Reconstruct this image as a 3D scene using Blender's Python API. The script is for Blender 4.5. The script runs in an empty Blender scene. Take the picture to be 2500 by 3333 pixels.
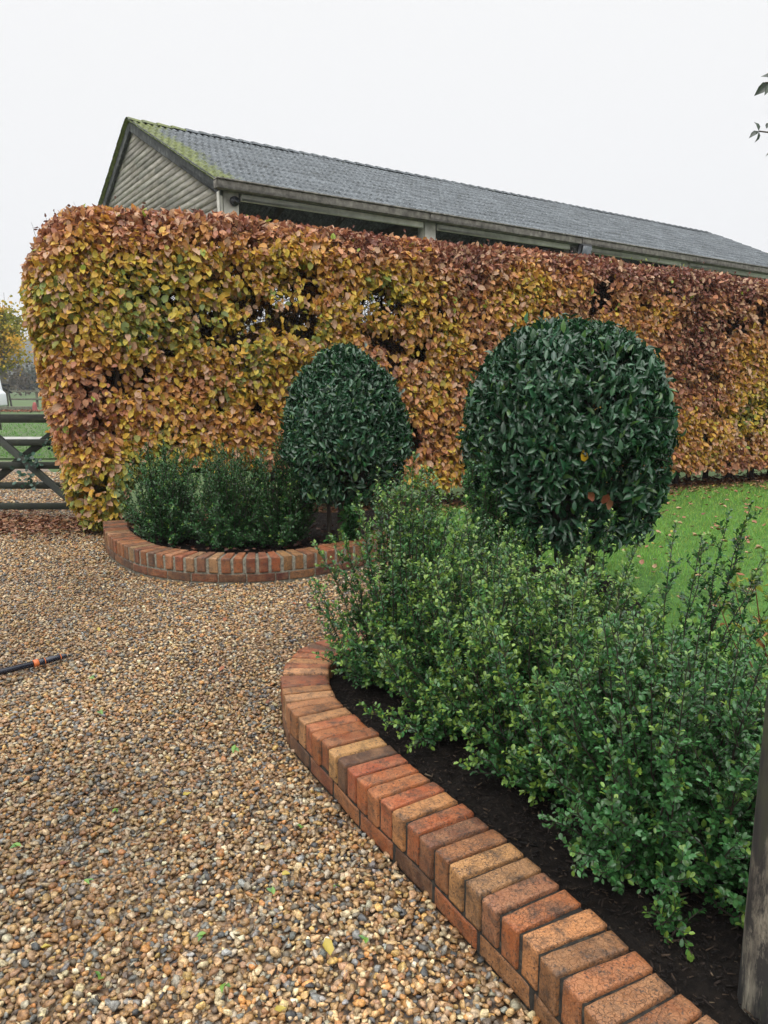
import bpy, math, random
import numpy as np
from mathutils import Vector, Matrix

R = math.radians
rng = np.random.default_rng(11)
random.seed(5)
scene = bpy.context.scene
COL = scene.collection

# ------------------------------------------------------------------ camera
cam_data = bpy.data.cameras.new("camera")
cam = bpy.data.objects.new("camera", cam_data)
COL.objects.link(cam)
cam.location = (0, 0, 1.5)
cam.rotation_euler = (R(90 - 9.7), 0, 0)
cam_data.sensor_fit = 'HORIZONTAL'
cam_data.sensor_width = 36.0
cam_data.lens = 36.0 * 2408 / 2500
cam_data.clip_start = 0.05
cam_data.clip_end = 3000
scene.camera = cam

# ------------------------------------------------------------------ world and sun (overcast)
SUN_EL, SUN_AZ = 52.0, 200.0
world = bpy.data.worlds.new("World")
scene.world = world
world.use_nodes = True
wn, wl = world.node_tree.nodes, world.node_tree.links
wn.clear()
w_out = wn.new('ShaderNodeOutputWorld')
w_bg = wn.new('ShaderNodeBackground')
w_sky = wn.new('ShaderNodeTexSky')
w_sky.sky_type = 'NISHITA'
w_sky.sun_disc = False
w_sky.sun_elevation = R(SUN_EL)
w_sky.sun_rotation = R(SUN_AZ)
w_sky.dust_density = 6.0
w_tc = wn.new('ShaderNodeTexCoord')
w_sep = wn.new('ShaderNodeSeparateXYZ')
w_ramp = wn.new('ShaderNodeValToRGB')           # cloud deck: brighter towards the zenith
w_ramp.color_ramp.interpolation = 'EASE'
w_ramp.color_ramp.elements[0].position = 0.0
w_ramp.color_ramp.elements[0].color = (9.5, 9.55, 9.7, 1)
w_ramp.color_ramp.elements[1].position = 1.0
w_ramp.color_ramp.elements[1].color = (33.0, 33.2, 33.6, 1)
e2 = w_ramp.color_ramp.elements.new(0.5)
e2.color = (9.9, 9.9, 9.95, 1)
w_mix = wn.new('ShaderNodeMix')
w_mix.data_type = 'RGBA'
w_mix.inputs[0].default_value = 0.95
wl.new(w_tc.outputs['Generated'], w_sep.inputs[0])
wl.new(w_sep.outputs['Z'], w_ramp.inputs[0])
wl.new(w_sky.outputs[0], w_mix.inputs[6])
wl.new(w_ramp.outputs[0], w_mix.inputs[7])
wl.new(w_mix.outputs[2], w_bg.inputs['Color'])
w_bg.inputs['Strength'].default_value = 0.1
wl.new(w_bg.outputs[0], w_out.inputs[0])

sun_d = bpy.data.lights.new("sun", 'SUN')
sun = bpy.data.objects.new("sun", sun_d)
COL.objects.link(sun)
sun_d.energy = 1.4
sun_d.angle = R(60)
sun_d.color = (1.0, 0.97, 0.92)
sun.rotation_euler = (R(90 - SUN_EL), 0, R(180 - SUN_AZ))

scene.view_settings.view_transform = 'Standard'
scene.view_settings.look = 'None'
scene.view_settings.exposure = 0.0
scene.view_settings.gamma = 1.0


# ------------------------------------------------------------------ helpers: noise
def _hash(ix, iy, iz, seed):
    h = (ix.astype(np.int64) * 374761393 + iy.astype(np.int64) * 668265263 +
         iz.astype(np.int64) * 2147483647 + seed * 1274126177) & 0xFFFFFFFF
    h = ((h ^ (h >> 13)) * 1274126177) & 0xFFFFFFFF
    h = h ^ (h >> 16)
    return (h & 0xFFFF) / 65535.0


def vnoise(p, scale=1.0, seed=0):
    q = np.asarray(p, float) * scale
    i = np.floor(q).astype(int)
    f = q - i
    f = f * f * (3 - 2 * f)
    r = 0
    for dx in (0, 1):
        for dy in (0, 1):
            for dz in (0, 1):
                w = (f[:, 0] if dx else 1 - f[:, 0]) * (f[:, 1] if dy else 1 - f[:, 1]) * (f[:, 2] if dz else 1 - f[:, 2])
                r = r + w * _hash(i[:, 0] + dx, i[:, 1] + dy, i[:, 2] + dz, seed)
    return r


def fbm(p, scale, seed=0):
    return (vnoise(p, scale, seed) + .5 * vnoise(p, scale * 2.1, seed + 1) + .25 * vnoise(p, scale * 4.3, seed + 2)) / 1.75


def norm(v):
    return v / np.maximum(np.linalg.norm(v, axis=-1, keepdims=True), 1e-9)


# ------------------------------------------------------------------ helpers: objects
def link(o, parent=None):
    COL.objects.link(o)
    if parent is not None:
        o.parent = parent
    return o


def mesh_np(name, verts, faces, mat, col=None, parent=None, smooth=False):
    """verts (N,3); faces: list of (M,k) int arrays; col (N,3) linear colours."""
    me = bpy.data.meshes.new(name)
    verts = np.asarray(verts, np.float32)
    me.vertices.add(len(verts))
    me.vertices.foreach_set('co', verts.ravel())
    faces = [np.asarray(f, np.int32) for f in faces if len(f)]
    loops = np.concatenate([f.ravel() for f in faces])
    tot = np.concatenate([np.full(len(f), f.shape[1], np.int32) for f in faces])
    start = np.concatenate([[0], np.cumsum(tot)[:-1]]).astype(np.int32)
    me.loops.add(len(loops))
    me.loops.foreach_set('vertex_index', loops)
    me.polygons.add(len(tot))
    me.polygons.foreach_set('loop_start', start)
    if smooth:
        me.polygons.foreach_set('use_smooth', np.ones(len(tot), bool))
    me.update(calc_edges=True)
    if col is not None:
        a = me.attributes.new('col', 'FLOAT_COLOR', 'POINT')
        c4 = np.ones((len(verts), 4), np.float32)
        c4[:, :3] = col
        a.data.foreach_set('color', c4.ravel())
    me.materials.append(mat)
    return link(bpy.data.objects.new(name, me), parent)


class MB:
    """collects pieces into ONE mesh object"""
    def __init__(self):
        self.v, self.f, self.c, self.n = [], [], [], 0

    def add(self, v, fs, c=(1, 1, 1)):
        v = np.asarray(v, float)
        c = np.asarray(c, float)
        if c.ndim == 1:
            c = np.tile(c, (len(v), 1))
        self.v.append(v)
        self.c.append(c)
        for f in fs:
            if len(f):
                self.f.append(np.asarray(f, np.int64) + self.n)
        self.n += len(v)
        return self

    def box(self, c, s, rot=None, col=(1, 1, 1), bevel=0.0):
        """box of full size s at c; rot is a 3x3 (columns = axes); bevel chamfers the long edges"""
        hx, hy, hz = [k / 2 for k in s]
        if bevel <= 0:
            v = np.array([[x, y, z] for x in (-hx, hx) for y in (-hy, hy) for z in (-hz, hz)])
            f = [[0, 1, 3, 2], [4, 6, 7, 5], [0, 4, 5, 1], [2, 3, 7, 6], [0, 2, 6, 4], [1, 5, 7, 3]]
            fs = [f]
        else:
            b = min(bevel, hx * .9, hy * .9, hz * .9)
            vs = []
            idx = {}
            for sx in (-1, 1):
                for sy in (-1, 1):
                    for sz in (-1, 1):
                        for ax in range(3):
                            h = [hx - b, hy - b, hz - b]
                            h[ax] = (hx, hy, hz)[ax]
                            idx[(sx, sy, sz, ax)] = len(vs)
                            vs.append([sx * h[0], sy * h[1], sz * h[2]])
            quads, tris = [], []
            for ax in range(3):
                o = [k for k in range(3) if k != ax]
                for sg in (-1, 1):
                    q = []
                    for a, d in ((-1, -1), (1, -1), (1, 1), (-1, 1)):
                        k = [0, 0, 0]
                        k[ax], k[o[0]], k[o[1]] = sg, a, d
                        q.append(idx[(k[0], k[1], k[2], ax)])
                    quads.append(q)
            for ax in range(3):           # edges along ax
                o = [k for k in range(3) if k != ax]
                for a in (-1, 1):
                    for d in (-1, 1):
                        k0, k1 = [0, 0, 0], [0, 0, 0]
                        k0[ax], k1[ax] = -1, 1
                        k0[o[0]] = k1[o[0]] = a
                        k0[o[1]] = k1[o[1]] = d
                        quads.append([idx[(*k0, o[0])], idx[(*k1, o[0])], idx[(*k1, o[1])], idx[(*k0, o[1])]])
            for sx in (-1, 1):
                for sy in (-1, 1):
                    for sz in (-1, 1):
                        tris.append([idx[(sx, sy, sz, a)] for a in range(3)])
            v = np.array(vs)
            fs = [quads, tris]
        if rot is not None:
            v = v @ np.asarray(rot, float).T
        return self.add(v + np.asarray(c, float), fs, col)

    def bar(self, a, b, w, h, up=(0, 0, 1), col=(1, 1, 1), bevel=0.0):
        a, b = np.asarray(a, float), np.asarray(b, float)
        d = b - a
        L = np.linalg.norm(d)
        x = d / L
        y = np.cross(up, x)
        y = y / np.linalg.norm(y)
        z = np.cross(x, y)
        return self.box((a + b) / 2, (L, w, h), np.stack([x, y, z], 1), col, bevel)

    def tube(self, P, r, sides=8, col=(1, 1, 1)):
        v, f = tubes(np.asarray(P, float)[None], np.asarray(r, float)[None], sides)
        self.add(v, f, col)
        n = len(P) * sides
        self.f.append(np.array([list(range(self.n - sides, self.n))]))
        self.f.append(np.array([list(range(self.n - n, self.n - n + sides))[::-1]]))
        return self

    def build(self, name, mat, parent=None, smooth=False):
        d = {}
        for f in self.f:
            f = np.atleast_2d(f)
            d.setdefault(f.shape[1], []).append(f)
        return mesh_np(name, np.concatenate(self.v), [np.concatenate(k) for k in d.values()], mat,
                       np.concatenate(self.c), parent, smooth)


def tubes(P, Rr, sides=3):
    """P (N,m,3) polylines, Rr (N,m) radii -> verts, [quads]"""
    N, m, _ = P.shape
    T = np.zeros_like(P)
    T[:, 1:-1] = P[:, 2:] - P[:, :-2]
    T[:, 0] = P[:, 1] - P[:, 0]
    T[:, -1] = P[:, -1] - P[:, -2]
    T = norm(T)
    ref = np.where(np.abs(T[..., 2:3]) > .9, np.array([1., 0, 0]), np.array([0, 0, 1.]))
    A = norm(np.cross(T, ref))
    B = np.cross(T, A)
    ang = np.arange(sides) / sides * 2 * math.pi
    V = P[:, :, None] + Rr[:, :, None, None] * (A[:, :, None] * np.cos(ang)[None, None, :, None] + B[:, :, None] * np.sin(ang)[None, None, :, None])
    base = (np.arange(N) * m * sides)[:, None, None]
    i = (np.arange(m - 1) * sides)[None, :, None]
    k = np.arange(sides)[None, None, :]
    k2 = (k + 1) % sides
    F = np.stack([base + i + k, base + i + k2, base + i + sides + k2, base + i + sides + k], -1).reshape(-1, 4)
    return V.reshape(-1, 3), [F]


def stamp(tv, tfs, O, A, Nn, sl, sw):
    """copies of a template into one vertex/face set. A: length axis, Nn: normal axis."""
    A = norm(A)
    Nn = norm(Nn - (Nn * A).sum(-1, keepdims=True) * A)
    B = np.cross(Nn, A)
    V = O[:, None] + (A * sl[:, None])[:, None] * tv[None, :, 0:1] + (B * sw[:, None])[:, None] * tv[None, :, 1:2] + \
        (Nn * sl[:, None])[:, None] * tv[None, :, 2:3]
    k = len(tv)
    off = (np.arange(len(O)) * k)[:, None, None]
    return V.reshape(-1, 3), [(np.asarray(f)[None] + off).reshape(-1, len(f[0])) for f in tfs]


# leaf templates: x along (0..1), y across (-.5...5), z up
LEAF_BROAD = (np.array([[0, 0, 0], [.32, 0, -.03], [.68, 0, -.03], [1, 0, -.14],
                        [.26, .44, .07], [.66, .42, .05], [.26, -.44, .07], [.66, -.42, .05]]),
              [[[1, 2, 5, 4], [2, 1, 6, 7]], [[0, 1, 4], [2, 3, 5], [1, 0, 6], [3, 2, 7]]])
LEAF_CURLED = (np.array([[0, 0, 0], [.3, 0, -.10], [.66, 0, -.06], [.96, .05, .10],
                         [.22, .36, .15], [.62, .40, .02], [.30, -.40, .05], [.70, -.30, .20]]),
               LEAF_BROAD[1])
LEAF_OVAL = (np.array([[0, 0, 0], [.36, 0, -.02], [.74, 0, -.03], [1, 0, -.10],
                       [.34, .42, .05], [.76, .40, .04], [.34, -.42, .05], [.76, -.40, .04]]),
             LEAF_BROAD[1])
LEAF_LANCE = (np.array([[0, 0, 0], [.33, 0, -.03], [.66, 0, -.07], [1, 0, -.22],
                        [.34, .48, .10], [.66, .40, .06], [.34, -.48, .10], [.66, -.40, .06]]),
              LEAF_BROAD[1])


def leaf_mesh(mb, tpl, O, A, Nn, L, W, col):
    v, f = stamp(tpl[0], tpl[1], O, A, Nn, L, W)
    mb.add(v, f, np.repeat(col, len(tpl[0]), 0))


def tag(o, label=None, cat=None, group=None, kind=None):
    if label:
        o['label'] = label
    if cat:
        o['category'] = cat
    if group:
        o['group'] = group
    if kind:
        o['kind'] = kind
    return o


def thing(name, label, cat, loc=(0, 0, 0), group=None):
    o = bpy.data.objects.new(name, None)
    o.empty_display_size = .2
    link(o)
    o.location = loc
    return tag(o, label, cat, group)


def into(o, parent):
    """parent o (built in world space) to an Empty that has only a location"""
    o.parent = parent
    o.matrix_parent_inverse = Matrix.Translation(-Vector(parent.location))
    return o


# ------------------------------------------------------------------ helpers: materials
def new_mat(name):
    m = bpy.data.materials.new(name)
    m.use_nodes = True
    nt = m.node_tree
    nt.nodes.clear()
    out = nt.nodes.new('ShaderNodeOutputMaterial')
    b = nt.nodes.new('ShaderNodeBsdfPrincipled')
    nt.links.new(b.outputs[0], out.inputs[0])
    return m, nt, b, out


def nd(nt, t, **kw):
    n = nt.nodes.new(t)
    for k, v in kw.items():
        if k.startswith('_'):
            setattr(n, k[1:], v)
        else:
            n.inputs[k.replace('__', ' ')].default_value = v
    return n


def ramp(nt, src, stops, interp='LINEAR'):
    r = nt.nodes.new('ShaderNodeValToRGB')
    r.color_ramp.interpolation = interp
    els = r.color_ramp.elements
    els[0].position, els[0].color = stops[0][0], (*stops[0][1], 1)
    els[1].position, els[1].color = stops[-1][0], (*stops[-1][1], 1)
    for p, c in stops[1:-1]:
        els.new(p).color = (*c, 1)
    nt.links.new(src, r.inputs[0])
    return r.outputs[0]


def mixc(nt, fac, a, b, blend='MIX'):
    m = nt.nodes.new('ShaderNodeMix')
    m.data_type = 'RGBA'
    m.blend_type = blend
    for i, x in ((0, fac), (6, a), (7, b)):
        if hasattr(x, 'is_output'):
            nt.links.new(x, m.inputs[i])
        elif i == 0:
            m.inputs[i].default_value = x
        else:
            m.inputs[i].default_value = (*x, 1)
    return m.outputs[2]


def noise_tex(nt, scale, detail=4, rough=.6, vec=None, dist=0.0):
    n = nt.nodes.new('ShaderNodeTexNoise')
    n.inputs['Scale'].default_value = scale
    n.inputs['Detail'].default_value = detail
    n.inputs['Roughness'].default_value = rough
    n.inputs['Distortion'].default_value = dist
    if vec is not None:
        nt.links.new(vec, n.inputs['Vector'])
    return n.outputs['Fac']


def objco(nt, scale=(1, 1, 1)):
    t = nt.nodes.new('ShaderNodeTexCoord')
    m = nt.nodes.new('ShaderNodeMapping')
    m.inputs['Scale'].default_value = scale
    nt.links.new(t.outputs['Object'], m.inputs[0])
    return m.outputs[0]


def bump(nt, b, h, strength=.4, dist=.01):
    n = nt.nodes.new('ShaderNodeBump')
    n.inputs['Strength'].default_value = strength
    n.inputs['Distance'].default_value = dist
    nt.links.new(h, n.inputs['Height'])
    nt.links.new(n.outputs[0], b.inputs['Normal'])


def attr_col(nt):
    a = nt.nodes.new('ShaderNodeAttribute')
    a.attribute_name = 'col'
    return a.outputs['Color']


def leaf_material(name, rough=.45, spec=.5, trans=.3, blotch=.25, bscale=60):
    m, nt, b, out = new_mat(name)
    c = attr_col(nt)
    n = noise_tex(nt, bscale, 3, .6, objco(nt))
    dark = mixc(nt, 1.0, c, (.55, .5, .5), 'MULTIPLY')
    k = ramp(nt, n, [(.45, (0, 0, 0)), (.7, (blotch * 2, blotch * 2, blotch * 2))])
    c2 = mixc(nt, k, c, dark)
    nt.links.new(c2, b.inputs['Base Color'])
    b.inputs['Roughness'].default_value = rough
    b.inputs['Specular IOR Level'].default_value = spec
    if trans > 0:
        t = nt.nodes.new('ShaderNodeBsdfTranslucent')
        nt.links.new(c2, t.inputs[0])
        mx = nt.nodes.new('ShaderNodeMixShader')
        mx.inputs[0].default_value = trans
        nt.links.new(b.outputs[0], mx.inputs[1])
        nt.links.new(t.outputs[0], mx.inputs[2])
        nt.links.new(mx.outputs[0], out.inputs[0])
    return m


def plain(name, stops, scale=8, rough=.8, bmp=.3, bdist=.01, vecscale=(1, 1, 1), spec=.4, detail=5, use_col=False):
    m, nt, b, out = new_mat(name)
    v = objco(nt, vecscale)
    n = noise_tex(nt, scale, detail, .62, v)
    c = ramp(nt, n, stops)
    if use_col:
        c = mixc(nt, 1.0, c, attr_col(nt), 'MULTIPLY')
    nt.links.new(c, b.inputs['Base Color'])
    b.inputs['Roughness'].default_value = rough
    b.inputs['Specular IOR Level'].default_value = spec
    if bmp:
        bump(nt, b, n, bmp, bdist)
    return m


M_beech = leaf_material('beech_leaf', .45, .45, .28, .3, 90)
M_shrub = leaf_material('small_evergreen_leaf', .26, .48, .16, .15, 120)
M_bay = leaf_material('bay_leaf', .24, .55, .08, .15, 60)
M_maple = leaf_material('maple_leaf', .6, .3, .35, .2, 8)
M_grass = leaf_material('grass_blade', .5, .3, .3, .1, 30)
M_litter = leaf_material('fallen_leaf', .5, .4, .12, .3, 60)
M_azalea = leaf_material('azalea_leaf', .45, .4, .3, .3, 60)
M_twig = plain('twig_bark', [(.3, (.020, .013, .010)), (.7, (.06, .042, .032))], 30, .8, .3, .004)
M_trunk = plain('tree_bark', [(.3, (.035, .026, .02)), (.7, (.11, .09, .07))], 18, .85, .6, .01, (1, 1, .25))
M_maple_bark = plain('maple_bark', [(.3, (.09, .08, .06)), (.7, (.2, .18, .14))], 10, .9, .3, .01)


# wall bricks
def brick_material():
    m, nt, b, out = new_mat('wet_brick')
    co = objco(nt)
    c = attr_col(nt)
    # mottling between orange and buff
    n1 = noise_tex(nt, 16, 5, .65, co)
    k1 = ramp(nt, n1, [(.38, (0, 0, 0)), (.66, (1, 1, 1))])
    buff = mixc(nt, .6, c, (.50, .27, .125))
    c = mixc(nt, mixc(nt, .6, (0, 0, 0), k1), c, buff)
    # sandy grain
    n2 = noise_tex(nt, 260, 3, .7, co)
    g = ramp(nt, n2, [(.3, (.55, .5, .46)), (.55, (1, 1, 1)), (.75, (1.25, 1.22, 1.15))])
    c = mixc(nt, .8, c, mixc(nt, 1.0, c, g, 'MULTIPLY'))
    # crackle
    vo = nt.nodes.new('ShaderNodeTexVoronoi')
    vo.feature = 'DISTANCE_TO_EDGE'
    vo.inputs['Scale'].default_value = 75
    wv = nt.nodes.new('ShaderNodeMix')
    wv.data_type = 'VECTOR'
    wv.inputs[0].default_value = .018
    nz = nt.nodes.new('ShaderNodeTexNoise')
    nz.inputs['Scale'].default_value = 60
    nt.links.new(co, nz.inputs['Vector'])
    nt.links.new(co, wv.inputs[4])
    nt.links.new(nz.outputs['Color'], wv.inputs[5])
    nt.links.new(wv.outputs[1], vo.inputs['Vector'])
    ck = ramp(nt, vo.outputs['Distance'], [(0, (1, 1, 1)), (.06, (0, 0, 0))])
    msk = ramp(nt, noise_tex(nt, 9, 2, .5, co), [(.52, (0, 0, 0)), (.66, (.7, .7, .7))])
    c = mixc(nt, mixc(nt, 1.0, ck, msk, 'MULTIPLY'), c, (.05, .03, .02))
    # dark algae / soot stains with a shape of their own
    n3 = noise_tex(nt, 15, 8, .80, co, .3)
    k3 = ramp(nt, n3, [(.475, (0, 0, 0)), (.64, (.86, .86, .86))])
    c = mixc(nt, k3, c, (.045, .032, .024))
    n4 = noise_tex(nt, 120, 2, .5, co)
    k4 = ramp(nt, n4, [(.60, (0, 0, 0)), (.66, (.8, .8, .8))])
    c = mixc(nt, k4, c, (.05, .034, .026))
    nt.links.new(c, b.inputs['Base Color'])
    rr = ramp(nt, n1, [(.3, (.34, .34, .34)), (.7, (.62, .62, .62))])
    nt.links.new(rr, b.inputs['Roughness'])
    b.inputs['Specular IOR Level'].default_value = .5
    hsum = nt.nodes.new('ShaderNodeMath')
    hsum.operation = 'SUBTRACT'
    nt.links.new(n2, hsum.inputs[0])
    nt.links.new(ck, hsum.inputs[1])
    bump(nt, b, hsum.outputs[0], .75, .003)
    return m


M_brick = brick_material()
M_mortar = plain('dark_mortar', [(.35, (.010, .009, .008)), (.58, (.03, .027, .021)), (.8, (.10, .09, .068))], 60, .9, .5, .004)


def pebble_material():
    m, nt, b, out = new_mat('flint_pebble')
    c = attr_col(nt)
    co = objco(nt)
    n = noise_tex(nt, 105, 5, .75, co)
    k = ramp(nt, n, [(.36, (.32, .29, .26)), (.52, (.95, .95, .95)), (.70, (1.75, 1.72, 1.62))])
    c = mixc(nt, .9, c, mixc(nt, 1.0, c, k, 'MULTIPLY'))
    nt.links.new(c, b.inputs['Base Color'])
    b.inputs['Roughness'].default_value = .36
    b.inputs['Specular IOR Level'].default_value = .5
    bump(nt, b, n, .7, .004)
    return m


M_pebble = pebble_material()


def gravel_sheet_material():
    m, nt, b, out = new_mat('gravel_bed')
    co = objco(nt)
    vo = nt.nodes.new('ShaderNodeTexVoronoi')
    vo.inputs['Scale'].default_value = 46
    nt.links.new(co, vo.inputs['Vector'])
    sp = nt.nodes.new('ShaderNodeSeparateColor')
    nt.links.new(vo.outputs['Color'], sp.inputs[0])
    c = ramp(nt, sp.outputs[0], [(0, (.05, .045, .04)), (.2, (.20, .13, .07)), (.4, (.32, .22, .12)), (.6, (.24, .15, .09)),
                                 (.8, (.42, .33, .22)), (1, (.16, .16, .17))])
    d = ramp(nt, vo.outputs['Distance'], [(.3, (1, 1, 1)), (.75, (.25, .22, .2))])
    c = mixc(nt, 1.0, c, d, 'MULTIPLY')
    big = ramp(nt, noise_tex(nt, 1.2, 3, .6, co), [(.3, (.75, .72, .7)), (.7, (1.1, 1.1, 1.08))])
    c = mixc(nt, 1.0, c, big, 'MULTIPLY')
    nt.links.new(c, b.inputs['Base Color'])
    b.inputs['Roughness'].default_value = .55
    bump(nt, b, vo.outputs['Distance'], -.8, .012)
    return m


M_gravel_bed = gravel_sheet_material()
M_soil = plain('dark_mulch', [(.3, (.005, .0042, .004)), (.55, (.014, .011, .009)), (.8, (.036, .027, .02))], 45, .95, 1.0, .025, spec=.15, detail=9)
M_chip = plain('mulch_chip', [(.2, (.4, .4, .4)), (.8, (1, 1, 1))], 60, .8, .3, .003, spec=.25, use_col=True)
M_lawn = plain('lawn_turf', [(.3, (.03, .085, .012)), (.7, (.08, .2, .03))], 14, .9, .8, .03)
M_hill = plain('wooded_hill', [(.3, (.03, .036, .026)), (.7, (.06, .065, .05))], .02, .95, 0, .1)
M_field = plain('field_grass', [(.3, (.055, .09, .03)), (.7, (.10, .15, .05))], .8, .95, .3, .05, detail=8)


# barn materials
def roof_material():
    m, nt, b, out = new_mat('mossy_fibre_cement_roof')
    co = objco(nt)
    n1 = noise_tex(nt, 2.2, 6, .7, co)
    c = ramp(nt, n1, [(.3, (.036, .043, .047)), (.5, (.082, .095, .106)), (.72, (.155, .175, .19))])
    # lichen spots
    n2 = noise_tex(nt, 16, 4, .75, co)
    k2 = ramp(nt, n2, [(.55, (0, 0, 0)), (.64, (.85, .85, .85))])
    c = mixc(nt, k2, c, (.22, .245, .26))
    n3 = noise_tex(nt, 11, 5, .7, co, .5)
    k3 = ramp(nt, n3, [(.54, (0, 0, 0)), (.64, (.85, .85, .85))])
    c = mixc(nt, k3, c, (.022, .028, .022))
    # moss: near the verge and the ridge, carried by attribute + noise
    a = nt.nodes.new('ShaderNodeAttribute')
    a.attribute_name = 'col'
    sp = nt.nodes.new('ShaderNodeSeparateColor')
    nt.links.new(a.outputs['Color'], sp.inputs[0])
    ad = nt.nodes.new('ShaderNodeMath')
    ad.operation = 'ADD'
    nt.links.new(sp.outputs[0], ad.inputs[0])
    nt.links.new(noise_tex(nt, 5, 6, .7, co), ad.inputs[1])
    k4 = ramp(nt, ad.outputs[0], [(.78, (0, 0, 0)), (1.0, (.95, .95, .95))])
    mossc = ramp(nt, noise_tex(nt, 9, 4, .7, co), [(.3, (.04, .055, .014)), (.7, (.18, .21, .04))])
    c = mixc(nt, k4, c, mossc)
    nt.links.new(c, b.inputs['Base Color'])
    b.inputs['Roughness'].default_value = .6
    b.inputs['Specular IOR Level'].default_value = .35
    bump(nt, b, n2, .5, .02)
    return m


M_roof = roof_material()
M_board = plain('weathered_weatherboard', [(.3, (.19, .18, .16)), (.5, (.33, .31, .28)), (.72, (.50, .475, .43))], 3.0, .85, .3, .004, (1, 1, 6), detail=7, use_col=True)
M_barge = plain('mossy_barge_board', [(.3, (.015, .016, .016)), (.55, (.06, .065, .062)), (.75, (.2, .21, .2))], 7, .85, .5, .01, detail=7)
M_fascia = plain('stained_concrete_fascia', [(.3, (.055, .05, .042)), (.5, (.13, .12, .10)), (.75, (.26, .245, .21))], 9, .85, .4, .006, detail=8)
M_beam = plain('grey_timber_beam', [(.3, (.40, .39, .34)), (.7, (.66, .65, .58))], 4, .8, .3, .004, (1, 1, 1), detail=6)
M_dark_timber = plain('dark_timber', [(.3, (.02, .018, .016)), (.7, (.07, .064, .055))], 6, .85, .3, .005)
M_concrete = plain('concrete_post', [(.3, (.24, .23, .20)), (.7, (.48, .47, .42))], 5, .85, .3, .005, detail=7)
M_floor = plain('barn_floor', [(.3, (.06, .055, .05)), (.7, (.14, .13, .115))], 3, .9, .2, .01)
M_black = plain('black_plastic', [(.3, (.012, .013, .016)), (.7, (.022, .024, .03))], 20, .35, .05, .001, spec=.5)
M_pole = plain('navy_black_gloss_plastic', [(.3, (.008, .010, .018)), (.7, (.014, .017, .03))], 30, .22, .03, .001, spec=.6)
M_orange = plain('orange_plastic', [(.3, (.50, .12, .035)), (.7, (.62, .17, .05))], 30, .35, .05, .001)
M_lens = plain('lamp_glass', [(.3, (.06, .07, .08)), (.7, (.12, .14, .16))], 10, .12, 0, .001, spec=.6)
M_gate = plain('dark_wet_gate_timber', [(.3, (.007, .009, .006)), (.55, (.016, .021, .011)), (.8, (.06, .072, .03))], 14, .6, .4, .004, (.4, 1, 1), detail=7)
M_fence = plain('weathered_fence_timber', [(.3, (.07, .07, .05)), (.7, (.17, .17, .12))], 9, .85, .3, .005)
M_white = plain('white_van_paint', [(.3, (.74, .76, .80)), (.7, (.80, .82, .85))], 1, .3, 0, .001, spec=.5)
M_tyre = plain('tyre_rubber', [(.3, (.012, .012, .012)), (.7, (.03, .03, .03))], 20, .8, .2, .003)
M_red = plain('faded_red_plastic', [(.3, (.28, .06, .055)), (.7, (.36, .10, .09))], 8, .6, .1, .003)
M_tail = plain('tail_lamp_red', [(.3, (.35, .02, .02)), (.7, (.45, .04, .03))], 8, .25, 0, .001)
M_slab = plain('pale_paving', [(.3, (.28, .27, .25)), (.7, (.45, .44, .42))], 4, .8, .2, .004)


def post_material():
    m, nt, b, out = new_mat('weathered_round_post')
    co = objco(nt, (1, 1, .12))
    n = noise_tex(nt, 34, 6, .7, co)
    c = ramp(nt, n, [(.32, (.035, .032, .028)), (.5, (.15, .135, .105)), (.72, (.36, .33, .25))])
    n2 = noise_tex(nt, 12, 7, .78, objco(nt, (1, 1, .22)), .5)
    k = ramp(nt, n2, [(.40, (0, 0, 0)), (.50, (.94, .94, .94))])
    c = mixc(nt, k, c, (.016, .016, .017))
    g = ramp(nt, noise_tex(nt, 10, 4, .6, objco(nt, (1, 1, .3))), [(.52, (0, 0, 0)), (.66, (.5, .5, .5))])
    c = mixc(nt, g, c, (.07, .085, .035))
    nt.links.new(c, b.inputs['Base Color'])
    b.inputs['Roughness'].default_value = .7
    bump(nt, b, n, .6, .006)
    return m


M_post = post_material()


# ------------------------------------------------------------------ plan curves
def catmull(pts, step=.02):
    pts = [np.asarray(p, float) for p in pts]
    pts = [2 * pts[0] - pts[1]] + pts + [2 * pts[-1] - pts[-2]]
    out = []
    for i in range(1, len(pts) - 2):
        p0, p1, p2, p3 = pts[i - 1:i + 3]
        for t in np.linspace(0, 1, 24, endpoint=False):
            out.append(.5 * ((2 * p1) + (-p0 + p2) * t + (2 * p0 - 5 * p1 + 4 * p2 - p3) * t * t + (-p0 + 3 * p1 - 3 * p2 + p3) * t ** 3))
    out.append(pts[-2])
    out = np.array(out)
    s = np.concatenate([[0], np.cumsum(np.linalg.norm(np.diff(out, axis=0), axis=1))])
    n = int(s[-1] / step)
    q = np.linspace(0, s[-1], n + 1)
    return np.stack([np.interp(q, s, out[:, k]) for k in range(2)], 1), q


NEAR_OUT = [(1.02, .62), (.80, .88), (.60, 1.14), (.461, 1.359), (.340, 1.61), (.232, 1.801), (.089, 2.055), (-.062, 2.298), (-.185, 2.525),
            (-.304, 2.742), (-.409, 2.952), (-.470, 3.20), (-.475, 3.43), (-.430, 3.63), (-.335, 3.76), (-.20, 3.86), (-.02, 4.02),
            (.20, 4.35), (.42, 4.85), (.60, 5.4)]
FAR_OUT = [(-2.80, 7.25), (-2.66, 6.90), (-2.52, 6.60), (-2.37, 6.36), (-2.20, 6.13), (-2.017, 5.94), (-1.83, 5.81), (-1.63, 5.715), (-1.472, 5.668),
           (-1.323, 5.645), (-1.082, 5.645), (-.848, 5.695), (-.619, 5.81), (-.454, 5.933), (-.36, 6.01), (-.15, 6.22), (.02, 6.5), (.14, 6.8)]


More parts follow.
